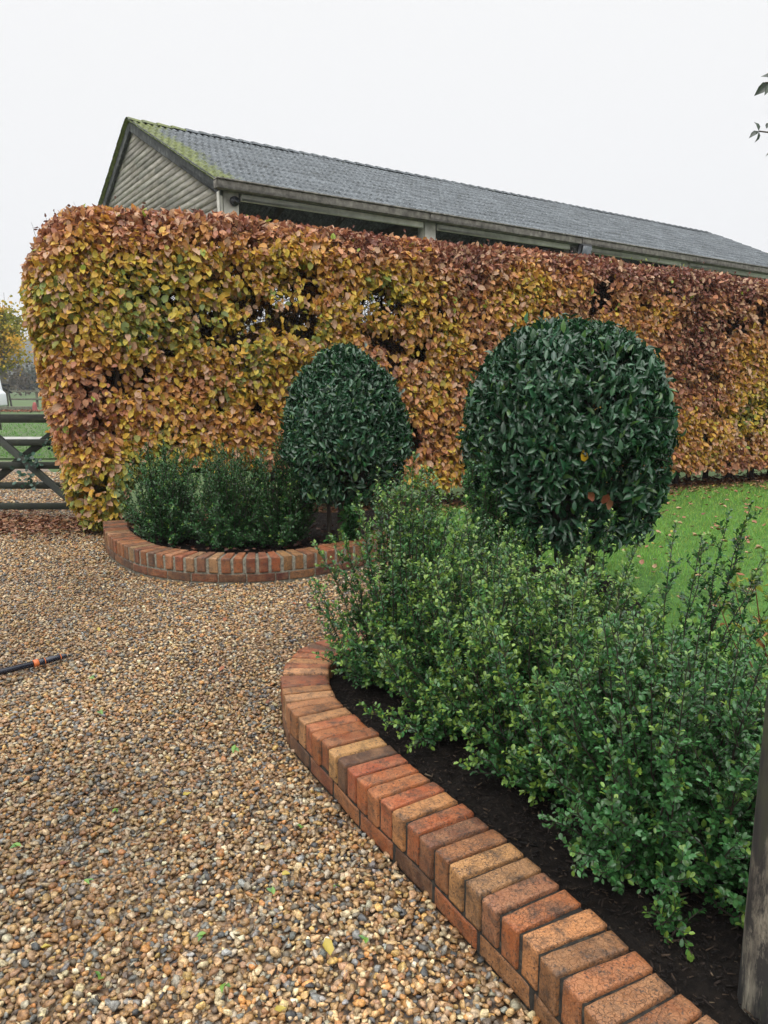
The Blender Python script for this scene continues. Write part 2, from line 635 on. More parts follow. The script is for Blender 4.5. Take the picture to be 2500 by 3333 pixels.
def offset_curve(c, d):
    t = np.gradient(c, axis=0)
    t = t / np.linalg.norm(t, axis=1, keepdims=True)
    nrm = np.stack([t[:, 1], -t[:, 0]], 1)       # right of travel
    return c + nrm * d, t, nrm


def in_poly(P, poly):
    x, y = P[:, 0], P[:, 1]
    r = np.zeros(len(P), bool)
    n = len(poly)
    j = n - 1
    for i in range(n):
        xi, yi = poly[i]
        xj, yj = poly[j]
        c = ((yi > y) != (yj > y)) & (x < (xj - xi) * (y - yi) / (yj - yi + 1e-12) + xi)
        r ^= c
        j = i
    return r


near_c, near_s = catmull(NEAR_OUT)
far_c, far_s = catmull([(x * .983, y * .983) for x, y in FAR_OUT])
# the near curve travels away from the camera: its bed lies to the right; the far curve travels right: its bed lies to the left
near_mid, _, _ = offset_curve(near_c, .1)
far_mid, _, _ = offset_curve(far_c, -.1)
NEAR_BED = np.vstack([near_mid[::4], [(.9, 5.75), (1.55, 5.7), (1.75, 5.2), (1.62, 4.4), (1.46, 3.8), (1.40, 3.27), (1.62, 2.6), (2.1, 1.9), (2.4, 1.2), (2.4, .5)]])
FAR_BED = np.vstack([far_mid[::4], [(.2, 7.3), (.3, 8.5), (-.8, 8.1), (-2.75, 7.25)]])
NEAR_SOLID = np.vstack([near_c[::3], NEAR_BED[-10:]])
FAR_SOLID = np.vstack([far_c[::3], FAR_BED[-4:]])

# hedge frame
HP0 = np.array([-2.85, 7.32])
HE = np.array([.911, .412])
HN = np.array([-.412, .911])
H_LEN = 11.6


def hworld(u, n, z):
    xy = HP0 + np.asarray(u)[..., None] * HE + np.asarray(n)[..., None] * HN
    return np.concatenate([xy, np.asarray(z)[..., None]], -1)


LAWN = np.array([(.60, 5.55), (.9, 5.75), (1.55, 5.7), (1.75, 5.2), (1.62, 4.4), (1.46, 3.8), (1.40, 3.27), (1.62, 2.6), (2.1, 1.9), (2.4, 1.2), (2.4, .5),
                 (12, .5), (14, 14.8), (8.0, 12.25), (6.0, 11.32), (4.3, 10.55), (2, 9.5), (.3, 8.7), (.2, 7.3), (.14, 6.8), (.35, 6.2)])


# ------------------------------------------------------------------ ground sheets
def poly_sheet(name, poly, z, mat, kind='structure'):
    me = bpy.data.meshes.new(name)
    me.from_pydata([(x, y, z) for x, y in poly], [], [list(range(len(poly)))])
    me.materials.append(mat)
    import bmesh
    bm = bmesh.new()
    bm.from_mesh(me)
    bmesh.ops.triangulate(bm, faces=bm.faces[:])
    bmesh.ops.recalc_face_normals(bm, faces=bm.faces[:])
    for f in bm.faces:
        if f.normal.z < 0:
            f.normal_flip()
    bm.to_mesh(me)
    bm.free()
    return tag(link(bpy.data.objects.new(name, me)), kind=kind)


poly_sheet('ground', [(-600, -600), (600, -600), (600, 600), (-600, 600)], -.045, M_field)
poly_sheet('gravel_drive', [(-11, -2), (3, -2), (3, .3), (1.3, 5.6), (.5, 7.0), (-2.7, 7.6), (-5.0, 11.5), (-7.0, 15.0), (-16, 15.2)], -.024, M_gravel_bed)
poly_sheet('verge', [(-30, 15.6), (-3, 15.6), (-3, 20.9), (-30, 20.9)], -.016, M_field)
poly_sheet('path', [(-34, 20.9), (-4, 20.9), (-4, 22.3), (-34, 22.3)], -.018, M_slab)
poly_sheet('barn_floor', [(-2.9 - .3, 13.5), (-2.9 + 19.2, 13.5 + 13.0), (-2.9 + 19.2 - 5.8, 13.5 + 13.0 + 8.4), (-2.9 - .3 - 5.8, 13.5 + 8.4)], -.01, M_floor)
poly_sheet('lawn', LAWN, .02, M_lawn)


def soil(name, poly, z0, amp, seed):
    lo, hi = poly.min(0), poly.max(0)
    st = .025
    nx, ny = int((hi[0] - lo[0]) / st) + 1, int((hi[1] - lo[1]) / st) + 1
    X, Y = np.meshgrid(lo[0] + np.arange(nx) * st, lo[1] + np.arange(ny) * st, indexing='ij')
    P = np.stack([X.ravel(), Y.ravel(), np.zeros(X.size)], 1)
    Z = z0 + amp * (fbm(P, 3.0, seed) - .5) + .035 * (fbm(P, 16, seed + 5) - .5) + .02 * (vnoise(P, 45, seed + 9) - .5)
    P[:, 2] = Z
    idx = np.arange(nx * ny).reshape(nx, ny)
    F = np.stack([idx[:-1, :-1], idx[1:, :-1], idx[1:, 1:], idx[:-1, 1:]], -1).reshape(-1, 4)
    ctr = P[F].mean(1)
    F = F[in_poly(ctr, poly)]
    used, inv = np.unique(F, return_inverse=True)
    o = mesh_np(name, P[used], [inv.reshape(-1, 4)], M_soil, None, None, True)
    return tag(o, kind='structure')


soil('near_bed_soil', NEAR_BED, .095, .05, 3)
soil('far_bed_soil', FAR_BED, .10, .05, 8)


# ------------------------------------------------------------------ pebbles
def ico(sub):
    import bmesh
    bm = bmesh.new()
    bmesh.ops.create_icosphere(bm, subdivisions=sub, radius=1)
    v = np.array([q.co[:] for q in bm.verts])
    f = np.array([[q.index for q in fc.verts] for fc in bm.faces])
    bm.free()
    return v, f


def pebble_protos(sub, k, seed):
    r = np.random.default_rng(seed)
    v0, f = ico(sub)
    out = []
    if sub == 0:                                                 # angular flints: hulls of a few points
        import bmesh
        fs = []
        for i in range(k):
            bm = bmesh.new()
            pts_ = norm(r.normal(size=(17, 3)))
            for q in pts_:
                bm.verts.new(q)
            res = bmesh.ops.convex_hull(bm, input=bm.verts[:])
            bm.verts.index_update()
            v = np.array([q.co[:] for q in bm.verts])
            fs.append(np.array([[q.index for q in fc.verts] for fc in bm.faces]))
            bm.free()
            v = v * np.array([1.12, r.uniform(.65, 1.0), r.uniform(.36, .7)])
            out.append(v)
        return out, fs
    for i in range(k):
        v = v0 * (1 + .22 * (vnoise(v0 + 7, 1.3, seed + i)[:, None] - .5) * 2)
        for _ in range(r.integers(6, 12)):                      # chipped flats
            d = norm(r.normal(size=3))
            h = r.uniform(.38, .75)
            dd = v @ d
            ex = np.maximum(dd - h, 0)
            v = v - ex[:, None] * d * .97
        v = v * np.array([1.0, r.uniform(.6, .95), r.uniform(.42, .75)])
        out.append(v)
    return out, f


PEB = np.array([(.34, .21, .10), (.42, .28, .15), (.25, .14, .065), (.36, .17, .06), (.20, .105, .05), (.50, .39, .25), (.56, .48, .36), (.30, .19, .11),
                (.16, .155, .15), (.23, .225, .225), (.075, .075, .08), (.34, .21, .12), (.43, .27, .10), (.28, .24, .19), (.105, .08, .06), (.40, .30, .20)])
PEB_W = np.array([11, 9, 9, 6, 7, 6, 2.2, 10, 4, 3, 4, 5, 4, 8, 6, 7], float)
PEB_W /= PEB_W.sum()


def pebbles(pts, rad, sub, k, seed, z0):
    protos, f = pebble_protos(sub, k, seed)
    r = np.random.default_rng(seed + 1)
    n = len(pts)
    which = r.integers(0, k, n)
    P = np.array(protos)[which]                                   # n,v,3
    az = r.uniform(0, 2 * math.pi, n)
    tx, ty = r.normal(0, .35, n), r.normal(0, .35, n)
    ca, sa = np.cos(az), np.sin(az)
    P = P * rad[:, None, None]
    x, y, z = P[..., 0], P[..., 1], P[..., 2]
    y, z = y * np.cos(tx)[:, None] - z * np.sin(tx)[:, None], y * np.sin(tx)[:, None] + z * np.cos(tx)[:, None]
    x, z = x * np.cos(ty)[:, None] + z * np.sin(ty)[:, None], -x * np.sin(ty)[:, None] + z * np.cos(ty)[:, None]
    X = x * ca[:, None] - y * sa[:, None] + pts[:, 0:1]
    Y = x * sa[:, None] + y * ca[:, None] + pts[:, 1:2]
    Z = z + z0[:, None]
    V = np.stack([X, Y, Z], -1).reshape(-1, 3)
    if isinstance(f, list):
        F = (np.array(f)[which] + (np.arange(n) * P.shape[1])[:, None, None]).reshape(-1, 3)
    else:
        F = (f[None] + (np.arange(n) * P.shape[1])[:, None, None]).reshape(-1, 3)
    c = PEB[r.choice(len(PEB), n, p=PEB_W)] * r.uniform(.62, 1.28, (n, 1)) * (1 + r.normal(0, .03, (n, 3))) * np.array([1.10, 1.11, 1.03])
    # patches of damp darker / redder gravel
    w = fbm(np.c_[pts, np.zeros(n)], .9, 77)
    w2 = vnoise(np.c_[pts[:, 0] * 1.0 - pts[:, 1] * .35, pts[:, 1] * .18, np.zeros(n)], 1.5, 78)
    c *= ((0.62 + .78 * w) * (.86 + .28 * w2))[:, None]
    return V, F, np.repeat(np.clip(c, .01, .8), P.shape[1], 0)


def scatter(x0, x1, y0, y1, sp, seed):
    r = np.random.default_rng(seed)
    X, Y = np.meshgrid(np.arange(x0, x1, sp), np.arange(y0, y1, sp), indexing='ij')
    P = np.stack([X.ravel(), Y.ravel()], 1)
    P += r.uniform(-.55, .55, P.shape) * sp
    return P


def gravel_ok(P):
    ok = ~in_poly(P, NEAR_SOLID) & ~in_poly(P, FAR_SOLID)
    u = (P - HP0) @ HE
    nn = (P - HP0) @ HN
    ok &= ~((u > .1) & (nn > -.05))
    xmax = np.where(P[:, 1] < 1.0, 1.2, 1.0)
    ok &= (P[:, 0] < xmax) & ~in_poly(P, LAWN)
    ok &= np.abs(P[:, 0] - .0) < .62 * P[:, 1] + .9
    return ok


mbp = MB()
for (y0, y1, sp, r0, r1, sub, sd) in ((.9, 3.4, .0150, .0086, .0165, 2, 21), (3.4, 5.6, .0190, .0094, .0165, 2, 22), (5.6, 9.0, .0255, .0115, .0185, 1, 23), (9.0, 13.0, .042, .015, .024, 1, 24)):
    P = scatter(-7.5, 1.3, y0, y1, sp, sd)
    P = P[gravel_ok(P)]
    r = np.random.default_rng(sd + 50)
    rad = (r0 + (r1 - r0) * r.beta(1.6, 3.0, len(P)) * 1.25) * .90
    und = .016 * (fbm(np.c_[P, np.zeros(len(P))], 2.2, 5) - .5)
    z0 = rad * .35 + und + r.uniform(-.003, .006, len(P)) - .022
    ang = r.random(len(P)) < .75
    for sel, sb in ((ang, 0), (~ang, sub)):
        V, F, c = pebbles(P[sel], rad[sel], sb, 30, sd + sb, z0[sel])
        mbp.add(V, [F], c)
    # loose larger stones on top
    Q = P[r.random(len(P)) < .16]
    rq = r.uniform(r1 * .55, r1 * 1.05, len(Q))
    V, F, c = pebbles(Q + r.normal(0, .004, Q.shape), rq, 0, 30, sd + 9, rq * .45 - .015 + .016 * (fbm(np.c_[Q, np.zeros(len(Q))], 2.2, 5) - .5))
    mbp.add(V, [F], c)
tag(mbp.build('gravel', M_pebble, None, False), 'wet tan, brown and grey flint gravel covering the drive', 'gravel', kind='stuff')
del mbp


# ------------------------------------------------------------------ brick edging walls
BR = np.array([(.46, .135, .042), (.40, .10, .036), (.47, .215, .085), (.44, .165, .058), (.33, .088, .04), (.49, .25, .115), (.27, .11, .052), (.45, .12, .038), (.17, .075, .045), (.42, .14, .05)])


def brick_template(nx, ny, nz):
    """unit box with a grid on every face; corners rounded by the caller"""
    import bmesh
    bm = bmesh.new()
    bmesh.ops.create_cube(bm, size=1)
    bmesh.ops.subdivide_edges(bm, edges=bm.edges[:], cuts=nx, use_grid_fill=True)
    v = np.array([q.co[:] for q in bm.verts])
    f = np.array([[q.index for q in fc.verts] for fc in bm.faces])
    bm.free()
    return v, f


BV, BF = brick_template(7, 7, 7)


def put_brick(mb, c, ax, ay, size, rnd, col, seed, taper=0.0):
    """size = (along ax, along ay, up). taper narrows the ax width at +ay."""
    s = np.array(size)
    # grid lines drawn towards the edges so that the rounding is local
    t = np.sign(BV) * (np.abs(BV * 2) ** .55) / 2
    p = t * s
    inner = s / 2 - rnd
    q = np.clip(p, -inner, inner)
    d = p - q
    L = np.linalg.norm(d, axis=1, keepdims=True)
    p = q + d / np.maximum(L, 1e-9) * np.minimum(L, rnd)
    nz = vnoise(p + seed * 1.37, 55, seed) - .5
    nz2 = vnoise(p + seed * 2.11, 16, seed + 3) - .5
    nrm_ = norm(d + 1e-6 * p)
    edge = (np.abs(t * 2) > .93).sum(1) >= 2
    p = p + nrm_ * (nz[:, None] * .0022 + nz2[:, None] * .003) - nrm_ * (edge * np.maximum(nz2 + .12, 0) * .012)[:, None]
    w = 1 - taper * (p[:, 1] / s[1])
    V = np.asarray(c) + p[:, 0:1] * w[:, None] * ax + p[:, 1:2] * ay + p[:, 2:3] * np.array([0, 0, 1.])
    mb.add(V, [BF], col)


def edging(name, label, curve, s, side, pitch=.0775, bwid=.0665, dirt=1.0, mortar=None, ch=.112, zb=.058, seed=1):
    """side: +1 bed at right of travel, -1 at left"""
    r = np.random.default_rng(seed)
    t = np.gradient(curve, axis=0)
    t /= np.linalg.norm(t, axis=1, keepdims=True)
    root = thing(name, label, 'brick edging', (float(curve[len(curve) // 2, 0]), float(curve[len(curve) // 2, 1]), 0))

    def at(q):
        return np.array([np.interp(q, s, curve[:, 0]), np.interp(q, s, curve[:, 1])]), norm(np.array([np.interp(q, s, t[:, 0]), np.interp(q, s, t[:, 1])]))
    top, low = MB(), MB()
    q = .02
    k = 0
    while q < s[-1] - .05:
        p, tt = at(q)
        nn = np.array([tt[1], -tt[0]]) * side
        p2, tb = at(min(q + .09, s[-1]))
        p1, ta = at(max(q - .09, 0))
        ang = (np.cross(ta, tb)) * side                          # turning towards the bed narrows the inner end
        curv = -ang / .18
        taper = float(np.clip(.215 * curv * 1.0, -.25, .45)) if abs(curv) > 0 else 0.0
        c = BR[r.integers(0, len(BR))] * r.uniform(.58, 1.15) * (1 + r.normal(0, .05, 3)) * dirt
        yaw = r.normal(0, .009)
        ax = np.array([tt[0] + yaw * nn[0], tt[1] + yaw * nn[1], 0])
        ax /= np.linalg.norm(ax)
        ay = np.array([nn[0] - yaw * tt[0], nn[1] - yaw * tt[1], 0])
        ay /= np.linalg.norm(ay)
        ctr = p + nn * (.1075 + float(np.clip(r.normal(0, .003), -.004, .004)))
        wdt = bwid * (1 - max(taper, -taper * .6) * .5)
        put_brick(top, (ctr[0], ctr[1], zb + ch / 2 + r.normal(0, .0022)), ax, ay, (wdt, .215, ch), .0034, np.clip(c, .02, .7), seed * 100 + k, taper)
        q += pitch
        k += 1
    q = .06
    while q < s[-1] - .1:
        p, tt = at(q)
        nn = np.array([tt[1], -tt[0]]) * side
        curved = abs(np.cross(at(max(q - .1, 0))[1], at(min(q + .1, s[-1]))[1])) > .22
        L = .102 if curved else .212
        q2 = q + L / 2
        p, tt = at(min(q2, s[-1]))
        nn = np.array([tt[1], -tt[0]]) * side
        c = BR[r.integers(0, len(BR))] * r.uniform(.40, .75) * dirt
        ctr = p + nn * (.055)
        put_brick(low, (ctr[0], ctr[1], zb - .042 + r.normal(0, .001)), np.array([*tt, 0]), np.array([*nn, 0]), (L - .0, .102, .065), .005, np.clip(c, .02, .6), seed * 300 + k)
        q += L + .011
        k += 1
    # mortar core just inside the brick faces
    oc, _, nn = offset_curve(curve, .008 * side)
    ic, _, _ = offset_curve(curve, .207 * side)
    n = len(oc)
    mv = np.vstack([np.c_[oc, np.full(n, -.06)], np.c_[oc, np.full(n, zb - .012 + ch)], np.c_[ic, np.full(n, zb - .012 + ch)], np.c_[ic, np.full(n, -.06)]])
    jit = (vnoise(mv, 40, 3) - .5) * .006
    mv[n:3 * n, 2] += jit[n:3 * n]
    i = np.arange(n - 1)
    F = np.concatenate([np.stack([i + a * n, i + 1 + a * n, i + 1 + b_ * n, i + b_ * n], 1) for a, b_ in ((0, 1), (1, 2), (2, 3))])
    caps = np.array([[0, n, 2 * n, 3 * n], [n - 1, 4 * n - 1, 3 * n - 1, 2 * n - 1]])
    into(top.build('coping_course', M_brick, None, True), root)
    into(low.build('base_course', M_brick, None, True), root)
    into(mesh_np('mortar', mv, [np.vstack([F, caps])], mortar or M_mortar), root)
    return root


near_i = near_s
edging('brick_edging', 'low orange and buff brick edging sweeping round the bed of small-leaved shrubs', near_c, near_s, 1, seed=2)
M_mortar_pale = plain('lichen_grey_mortar', [(.3, (.06, .055, .042)), (.7, (.24, .22, .165))], 50, .9, .5, .004)
edging('brick_edging', 'low weathered brick edging curving round the bed in front of the copper hedge', far_c, far_s, -1, .097, .073, .74, M_mortar_pale, .119, .072, seed=5)


# ------------------------------------------------------------------ mulch chips
def mulch(name, poly, z0, n, seed, label):
    r = np.random.default_rng(seed)
    lo, hi = poly.min(0), poly.max(0)
    P = r.uniform(lo, hi, (n, 2))
    inner = in_poly(P, poly)
    P = P[inner]
    n = len(P)
    v = np.array([[0, -.5, 0], [1, -.35, .05], [1, .4, .0], [0, .5, .08], [0, -.5, .1], [1, -.35, .14], [1, .4, .1], [0, .5, .17]])
    f = [[[0, 3, 2, 1], [4, 5, 6, 7], [0, 1, 5, 4], [1, 2, 6, 5], [2, 3, 7, 6], [3, 0, 4, 7]]]
    az = r.uniform(0, 6.28, n)
    A = np.c_[np.cos(az), np.sin(az), r.normal(0, .3, n)]
    N = np.c_[r.normal(0, .35, n), r.normal(0, .35, n), np.ones(n)]
    zz = z0 + .05 * (fbm(np.c_[P, np.zeros(n)], 3.0, seed) - .5) + r.uniform(0, .012, n)
    L = r.gamma(2.2, .0042, n) + .004
    V, F = stamp(v, f, np.c_[P, zz], A, N, L, np.minimum(L * .5, r.uniform(.002, .006, n)))
    c = np.array([(.014, .010, .008), (.032, .022, .017), (.07, .047, .031), (.009, .0075, .007), (.17, .125, .08)])[r.choice(5, n, p=[.36, .30, .14, .17, .03])]
    return tag(mesh_np(name, V, F, M_chip, np.repeat(c, 8, 0)), label, 'mulch', kind='stuff')


mulch('mulch', NEAR_BED, .095, 60000, 3, 'dark bark mulch on the soil behind the sweeping brick edging')
mulch('mulch', FAR_BED, .10, 12000, 8, 'dark mulch on the soil of the bed before the hedge')


# ------------------------------------------------------------------ the hedge
def hedge_top(u):
    us = [-.6, -.33, -.1, .25, .85, 1.3, 1.9, 2.3, 3.0, 4.0, 4.9, 6.0, 7.0, 8.1, 9.7, 12]
    zs = [2.84, 3.04, 3.16, 3.21, 3.23, 3.24, 3.22, 3.20, 3.17, 3.15, 3.16, 3.14, 3.12, 3.10, 3.02, 2.96]
    return np.interp(u, us, zs)


def hedge_left(z):
    return np.interp(z, [0, .3, .9, 1.6, 2.2, 2.7, 3.3], [-.10, -.22, -.36, -.45, -.52, -.51, -.38])


def hedge_bottom(u):
    return np.interp(u, [-.9, -.3, .15, .38, 1.0, 2.2, 3.0, 12], [.12, .05, .05, .58, .62, .55, .30, .22])


H_DEP = 1.15


def hedge_sdf(u, n, z):
    """distance to the rounded block (negative inside) and outward normal in (u,n,z)"""
    u0 = hedge_left(z)
    zt = hedge_top(u)
    r = .36
    cu, hu = (u0 + H_LEN) / 2, (H_LEN - u0) / 2
    cz, hz = (zt - 1.0) / 2, (zt + 1.0) / 2
    wob = .05 * (vnoise(np.c_[u, n, z], 1.1, 41) - .5) + .07 * (vnoise(np.c_[u, n, z], 2.6, 42) - .5)
    du = np.abs(u - cu) - (hu - r)
    dn = np.abs(n - H_DEP / 2) - (H_DEP / 2 - r)
    dz = np.abs(z - cz) - (hz - r)
    d = np.stack([du, dn, dz], 1)
    dp = np.maximum(d, 0)
    L = np.linalg.norm(dp, axis=1)
    sd = L + np.minimum(d.max(1), 0) - r + wob
    # normal
    sg = np.stack([np.sign(u - cu), np.sign(n - H_DEP / 2), np.sign(z - cz)], 1)
    nrm_in = np.zeros_like(d)
    nrm_in[np.arange(len(d)), d.argmax(1)] = 1
    N = np.where(L[:, None] > 1e-6, dp / np.maximum(L, 1e-6)[:, None], nrm_in) * sg
    return sd, N


def rgb(*a):
    return np.array(a)


HQ = np.array([0, .14, .28, .42, .56, .70, .85, 1.0])
HC = np.array([(.17, .22, .05), (.36, .33, .055), (.58, .40, .05), (.66, .37, .05), (.62, .29, .075), (.54, .26, .12), (.39, .165, .09), (.20, .070, .045)])  # wet sheen put into the colour: palette lifted, browns paler and less saturated


def hedge_colour(u, z, r, front):
    P = np.c_[u, np.zeros(len(u)), z]
    big = fbm(P, .75, 90)
    mid = fbm(P, 2.0, 91)
    q = .54 + (big - .5) * 1.0 + (mid - .5) * .85
    q += .45 * np.clip((z - (hedge_top(u) - .50)) / .45, 0, 1)                   # copper top
    q -= .24 * np.exp(-(((u - .7) / 1.6) ** 2 + ((z - 2.25) / .55) ** 2))          # yellow-green shoulder at the end
    q += .15 * np.clip((u - 2.0) / 1.5, 0, 1)
    q -= .22 * np.exp(-(((u - 7.5) / 2.5) ** 2 + ((z - 1.3) / .6) ** 2))           # tan-yellow low down at the far end
    q -= .22 * np.exp(-(((u - 3.6) / .5) ** 2 + ((z - 2.2) / .9) ** 2))
    q += .10 * np.exp(-((z - 1.55) / .35) ** 2) * (u < 2)
    q = q + r.normal(0, .165, len(u))
    q = np.clip(q, 0, 1)
    c = np.stack([np.interp(q, HQ, HC[:, k]) for k in range(3)], 1)
    c *= r.uniform(.72, 1.45, (len(u), 1))
    pale = r.random(len(u)) < .17
    c[pale] = np.array([.58, .36, .22]) * r.uniform(.8, 1.15, (pale.sum(), 1))
    fresh = r.random(len(u)) < .006
    c[fresh] = np.array([.32, .42, .05])
    return np.clip(c, .01, .7)


def build_hedge():
    r = np.random.default_rng(101)
    root = thing('beech_hedge', 'tall clipped beech hedge in yellow and copper autumn leaf', 'hedge', (float(HP0[0]), float(HP0[1]), 0))
    n = 2600000
    u = r.uniform(-.85, H_LEN, n)
    nn = r.uniform(-.15, H_DEP + .15, n)
    z = r.uniform(.03, 3.5, n)
    sd, N = hedge_sdf(u, nn, z)
    keep = (sd < .035) & (sd > -.17) & (z > hedge_bottom(u) + .12 * (vnoise(np.c_[u, nn, z], 4, 9) - .5))
    u, nn, z, sd, N = u[keep], nn[keep], z[keep], sd[keep], N[keep]
    P = np.c_[u, nn, z]
    dens = np.full(len(u), .34)
    hole = fbm(P * np.array([1, .3, 1.0]), 2.3, 300)
    fine = fbm(P, 5.5, 310)
    layer = vnoise(np.c_[u * .5, nn * .3, z * 3.1 + .4 * vnoise(P, 1.2, 5)], 1.6, 320)
    front = (N[:, 1] < -.5)
    gap = np.zeros(len(u))
    # thin bands in the middle of the front: sky glints and dark wood show there
    gap += .7 * np.exp(-(((u - 2.35) / 1.1) ** 2 + ((z - 2.28) / .36) ** 2))
    gap += .75 * np.exp(-(((u - 3.0) / .75) ** 2 + ((z - 2.6) / .30) ** 2))
    gap += .55 * np.exp(-(((u - 1.6) / .3) ** 2 + ((z - 1.5) / .6) ** 2))
    gap += .6 * np.exp(-(((u - 5.9) / .6) ** 2 + ((z - 2.4) / .25) ** 2))
    gap += .6 * np.exp(-(((u - 8.6) / .9) ** 2 + ((z - 2.35) / .22) ** 2))
    gap += .5 * np.exp(-(((u - 1.45) / .22) ** 2 + ((z - 2.3) / .5) ** 2))
    gap += .5 * np.exp(-(((u - 3.25) / .3) ** 2 + ((z - 1.7) / .5) ** 2))
    gap += .22 * np.exp(-(((u - .2) / .9) ** 2 + ((z - 2.1) / .5) ** 2))
    thr = .355 + .12 * gap * (.45 + 1.1 * vnoise(P * np.array([1, .2, 1.0]), 3.2, 333))
    d2 = np.clip((.30 * hole + .54 * fine + .16 * layer - thr) / .10, .03, 1)
    top = N[:, 2] > .5
    d2 = np.where(top, np.maximum(d2, .75), d2)
    back = N[:, 1] > .5
    bk = .95
    dens *= np.where(back, d2 * bk, d2)
    keep = r.random(len(u)) < dens
    u, nn, z, N, sd = u[keep], nn[keep], z[keep], N[keep], sd[keep]
    m = len(u)
    # a few strays inside
    k = 6000
    iu, inn, iz = r.uniform(0, H_LEN, k), r.uniform(.2, .95, k), r.uniform(.4, 3.0, k)
    u, nn, z = np.r_[u, iu], np.r_[nn, inn], np.r_[z, iz]
    N = np.vstack([N, norm(r.normal(size=(k, 3)))])
    m = len(u)
    Nw = np.c_[N[:, :1] * HE + N[:, 1:2] * HN, N[:, 2]]
    up = np.array([0, 0, 1.])
    normal = norm(Nw * .75 + up * .55 + r.normal(0, .36, (m, 3)))
    down = norm(Nw * .55 - up * .75 + r.normal(0, .62, (m, 3)))
    topm = N[:, 2] > .6
    down[topm] = norm(r.normal(0, 1, (topm.sum(), 3)) + up * .5)
    L = np.clip(r.normal(.076, .020, m), .035, .125)
    W = L * r.uniform(.58, .76, m)
    col = hedge_colour(u, z, r, N[:, 1] < -.5)
    shr = col[:, 0] < .30
    L = np.where((col[:, 1] < .13) & shr, L * .82, L)              # dry brown leaves are shrunken and curled
    W = np.where((col[:, 1] < .13) & shr, W * .75, W)
    O = hworld(u, nn, z) - down * (L * .35)[:, None]
    mb = MB()
    curled = (r.random(m) < .40) | ((col[:, 1] < .15) & (r.random(m) < .7))
    leaf_mesh(mb, LEAF_BROAD, O[~curled], down[~curled], normal[~curled], L[~curled], W[~curled], col[~curled])
    leaf_mesh(mb, LEAF_CURLED, O[curled], down[curled], normal[curled], L[curled], W[curled], col[curled])
    into(mb.build('foliage', M_beech), root)
    # stems: a row of trunks with rising limbs
    st = MB()
    us = np.arange(.15, H_LEN, .42)
    Pt, Rt = [], []
    for a in us:
        b = a + r.normal(0, .06)
        c0 = .55 + r.normal(0, .10)
        zz = np.linspace(-.02, 2.75, 7)
        uu = b + np.cumsum(np.r_[0, r.normal(0, .05, 6)])
        ww = c0 + np.cumsum(np.r_[0, r.normal(0, .04, 6)])
        Pt.append(hworld(uu, ww, zz))
        Rt.append(np.linspace(r.uniform(.035, .055), .010, 7))
    v, f = tubes(np.array(Pt), np.array(Rt), 7)
    into(mesh_np('trunk', v, f, M_twig, None, None, True), root)
    # branches & twigs
    K = 17000
    u0 = r.uniform(-.05, H_LEN - .1, K)
    w0 = np.clip(.57 + r.normal(0, .16, K), .1, 1.05)
    z0 = r.uniform(.35, 2.9, K)
    az = r.uniform(0, 2 * math.pi, K)
    ln = r.uniform(.22, .72, K)
    el = r.normal(.55, .45, K)
    t = np.linspace(0, 1, 5)
    du = (np.cos(az) * np.cos(el) * ln)[:, None] * t
    dw = (np.sin(az) * np.cos(el) * ln * .8)[:, None] * t
    dzz = (np.sin(el) * ln)[:, None] * (t ** 1.2)
    jit = r.normal(0, .022, (3, K, 5)) * (t > 0)
    U, Wd, Z = u0[:, None] + du + jit[0], w0[:, None] + dw + jit[1], z0[:, None] + dzz + jit[2]
    U = np.maximum(U, hedge_left(Z) + .05)
    Wd = np.clip(Wd, .02, 1.12)
    Z = np.minimum(Z, hedge_top(U) - .02)
    thick = r.uniform(.0025, .0055, K)
    low = z0 < .6
    thick[low] *= .8
    keep = ~(low & (r.random(K) < .75))
    keep &= ~((z0 < hedge_bottom(u0) + .1) & (r.random(K) < .8))
    g = np.exp(-(((u0 - 2.35) / .8) ** 2 + ((z0 - 2.2) / .33) ** 2))
    keep &= r.random(K) > g * .12
    U, Wd, Z, thick = U[keep], Wd[keep], Z[keep], thick[keep]
    v, f = tubes(hworld(U, Wd, Z), thick[:, None] * np.linspace(1, .45, 5), 3)
    tb = MB().add(v, f)
    # fine shoots standing out of the clipped top
    K = 520
    u0 = np.r_[r.uniform(-.2, H_LEN, K), r.uniform(-.4, .1, 26)]
    K = len(u0)
    w0 = r.uniform(.12, 1.0, K)
    z0 = hedge_top(u0) - .06 - .12 * (np.abs(w0 - .57) > .33)
    ln = r.uniform(.05, .17, K)
    lean = r.normal(0, .25, (2, K))
    Z = z0[:, None] + ln[:, None] * t
    U = u0[:, None] + (lean[0] * ln)[:, None] * t + r.normal(0, .004, (K, 5))
    Wd = w0[:, None] + (lean[1] * ln)[:, None] * t + r.normal(0, .004, (K, 5))
    v, f = tubes(hworld(U, Wd, Z), np.full((K, 1), .0028) * np.linspace(1, .4, 5), 3)
    tb.add(v, f)
    into(tb.build('twigs', M_twig), root)
    # small leaves on those shoots
    tip = hworld(U[:, 2:].ravel(), Wd[:, 2:].ravel(), Z[:, 2:].ravel())
    sel = r.random(len(tip)) < .42
    tip = tip[sel]
    A = norm(r.normal(0, 1, (len(tip), 3)) + up * .5)
    Nn = norm(r.normal(0, 1, (len(tip), 3)) + up * .6)
    cc = np.where(r.random((len(tip), 1)) < .1, np.array([.34, .40, .08]), np.array([.15, .055, .035])) * r.uniform(.7, 1.3, (len(tip), 1))
    mb = MB()
    leaf_mesh(mb, LEAF_CURLED, tip, A, Nn, r.uniform(.035, .06, len(tip)), r.uniform(.02, .035, len(tip)), cc)
    o = into(mb.build('shoot_leaves', M_beech), root)
    return root


build_hedge()

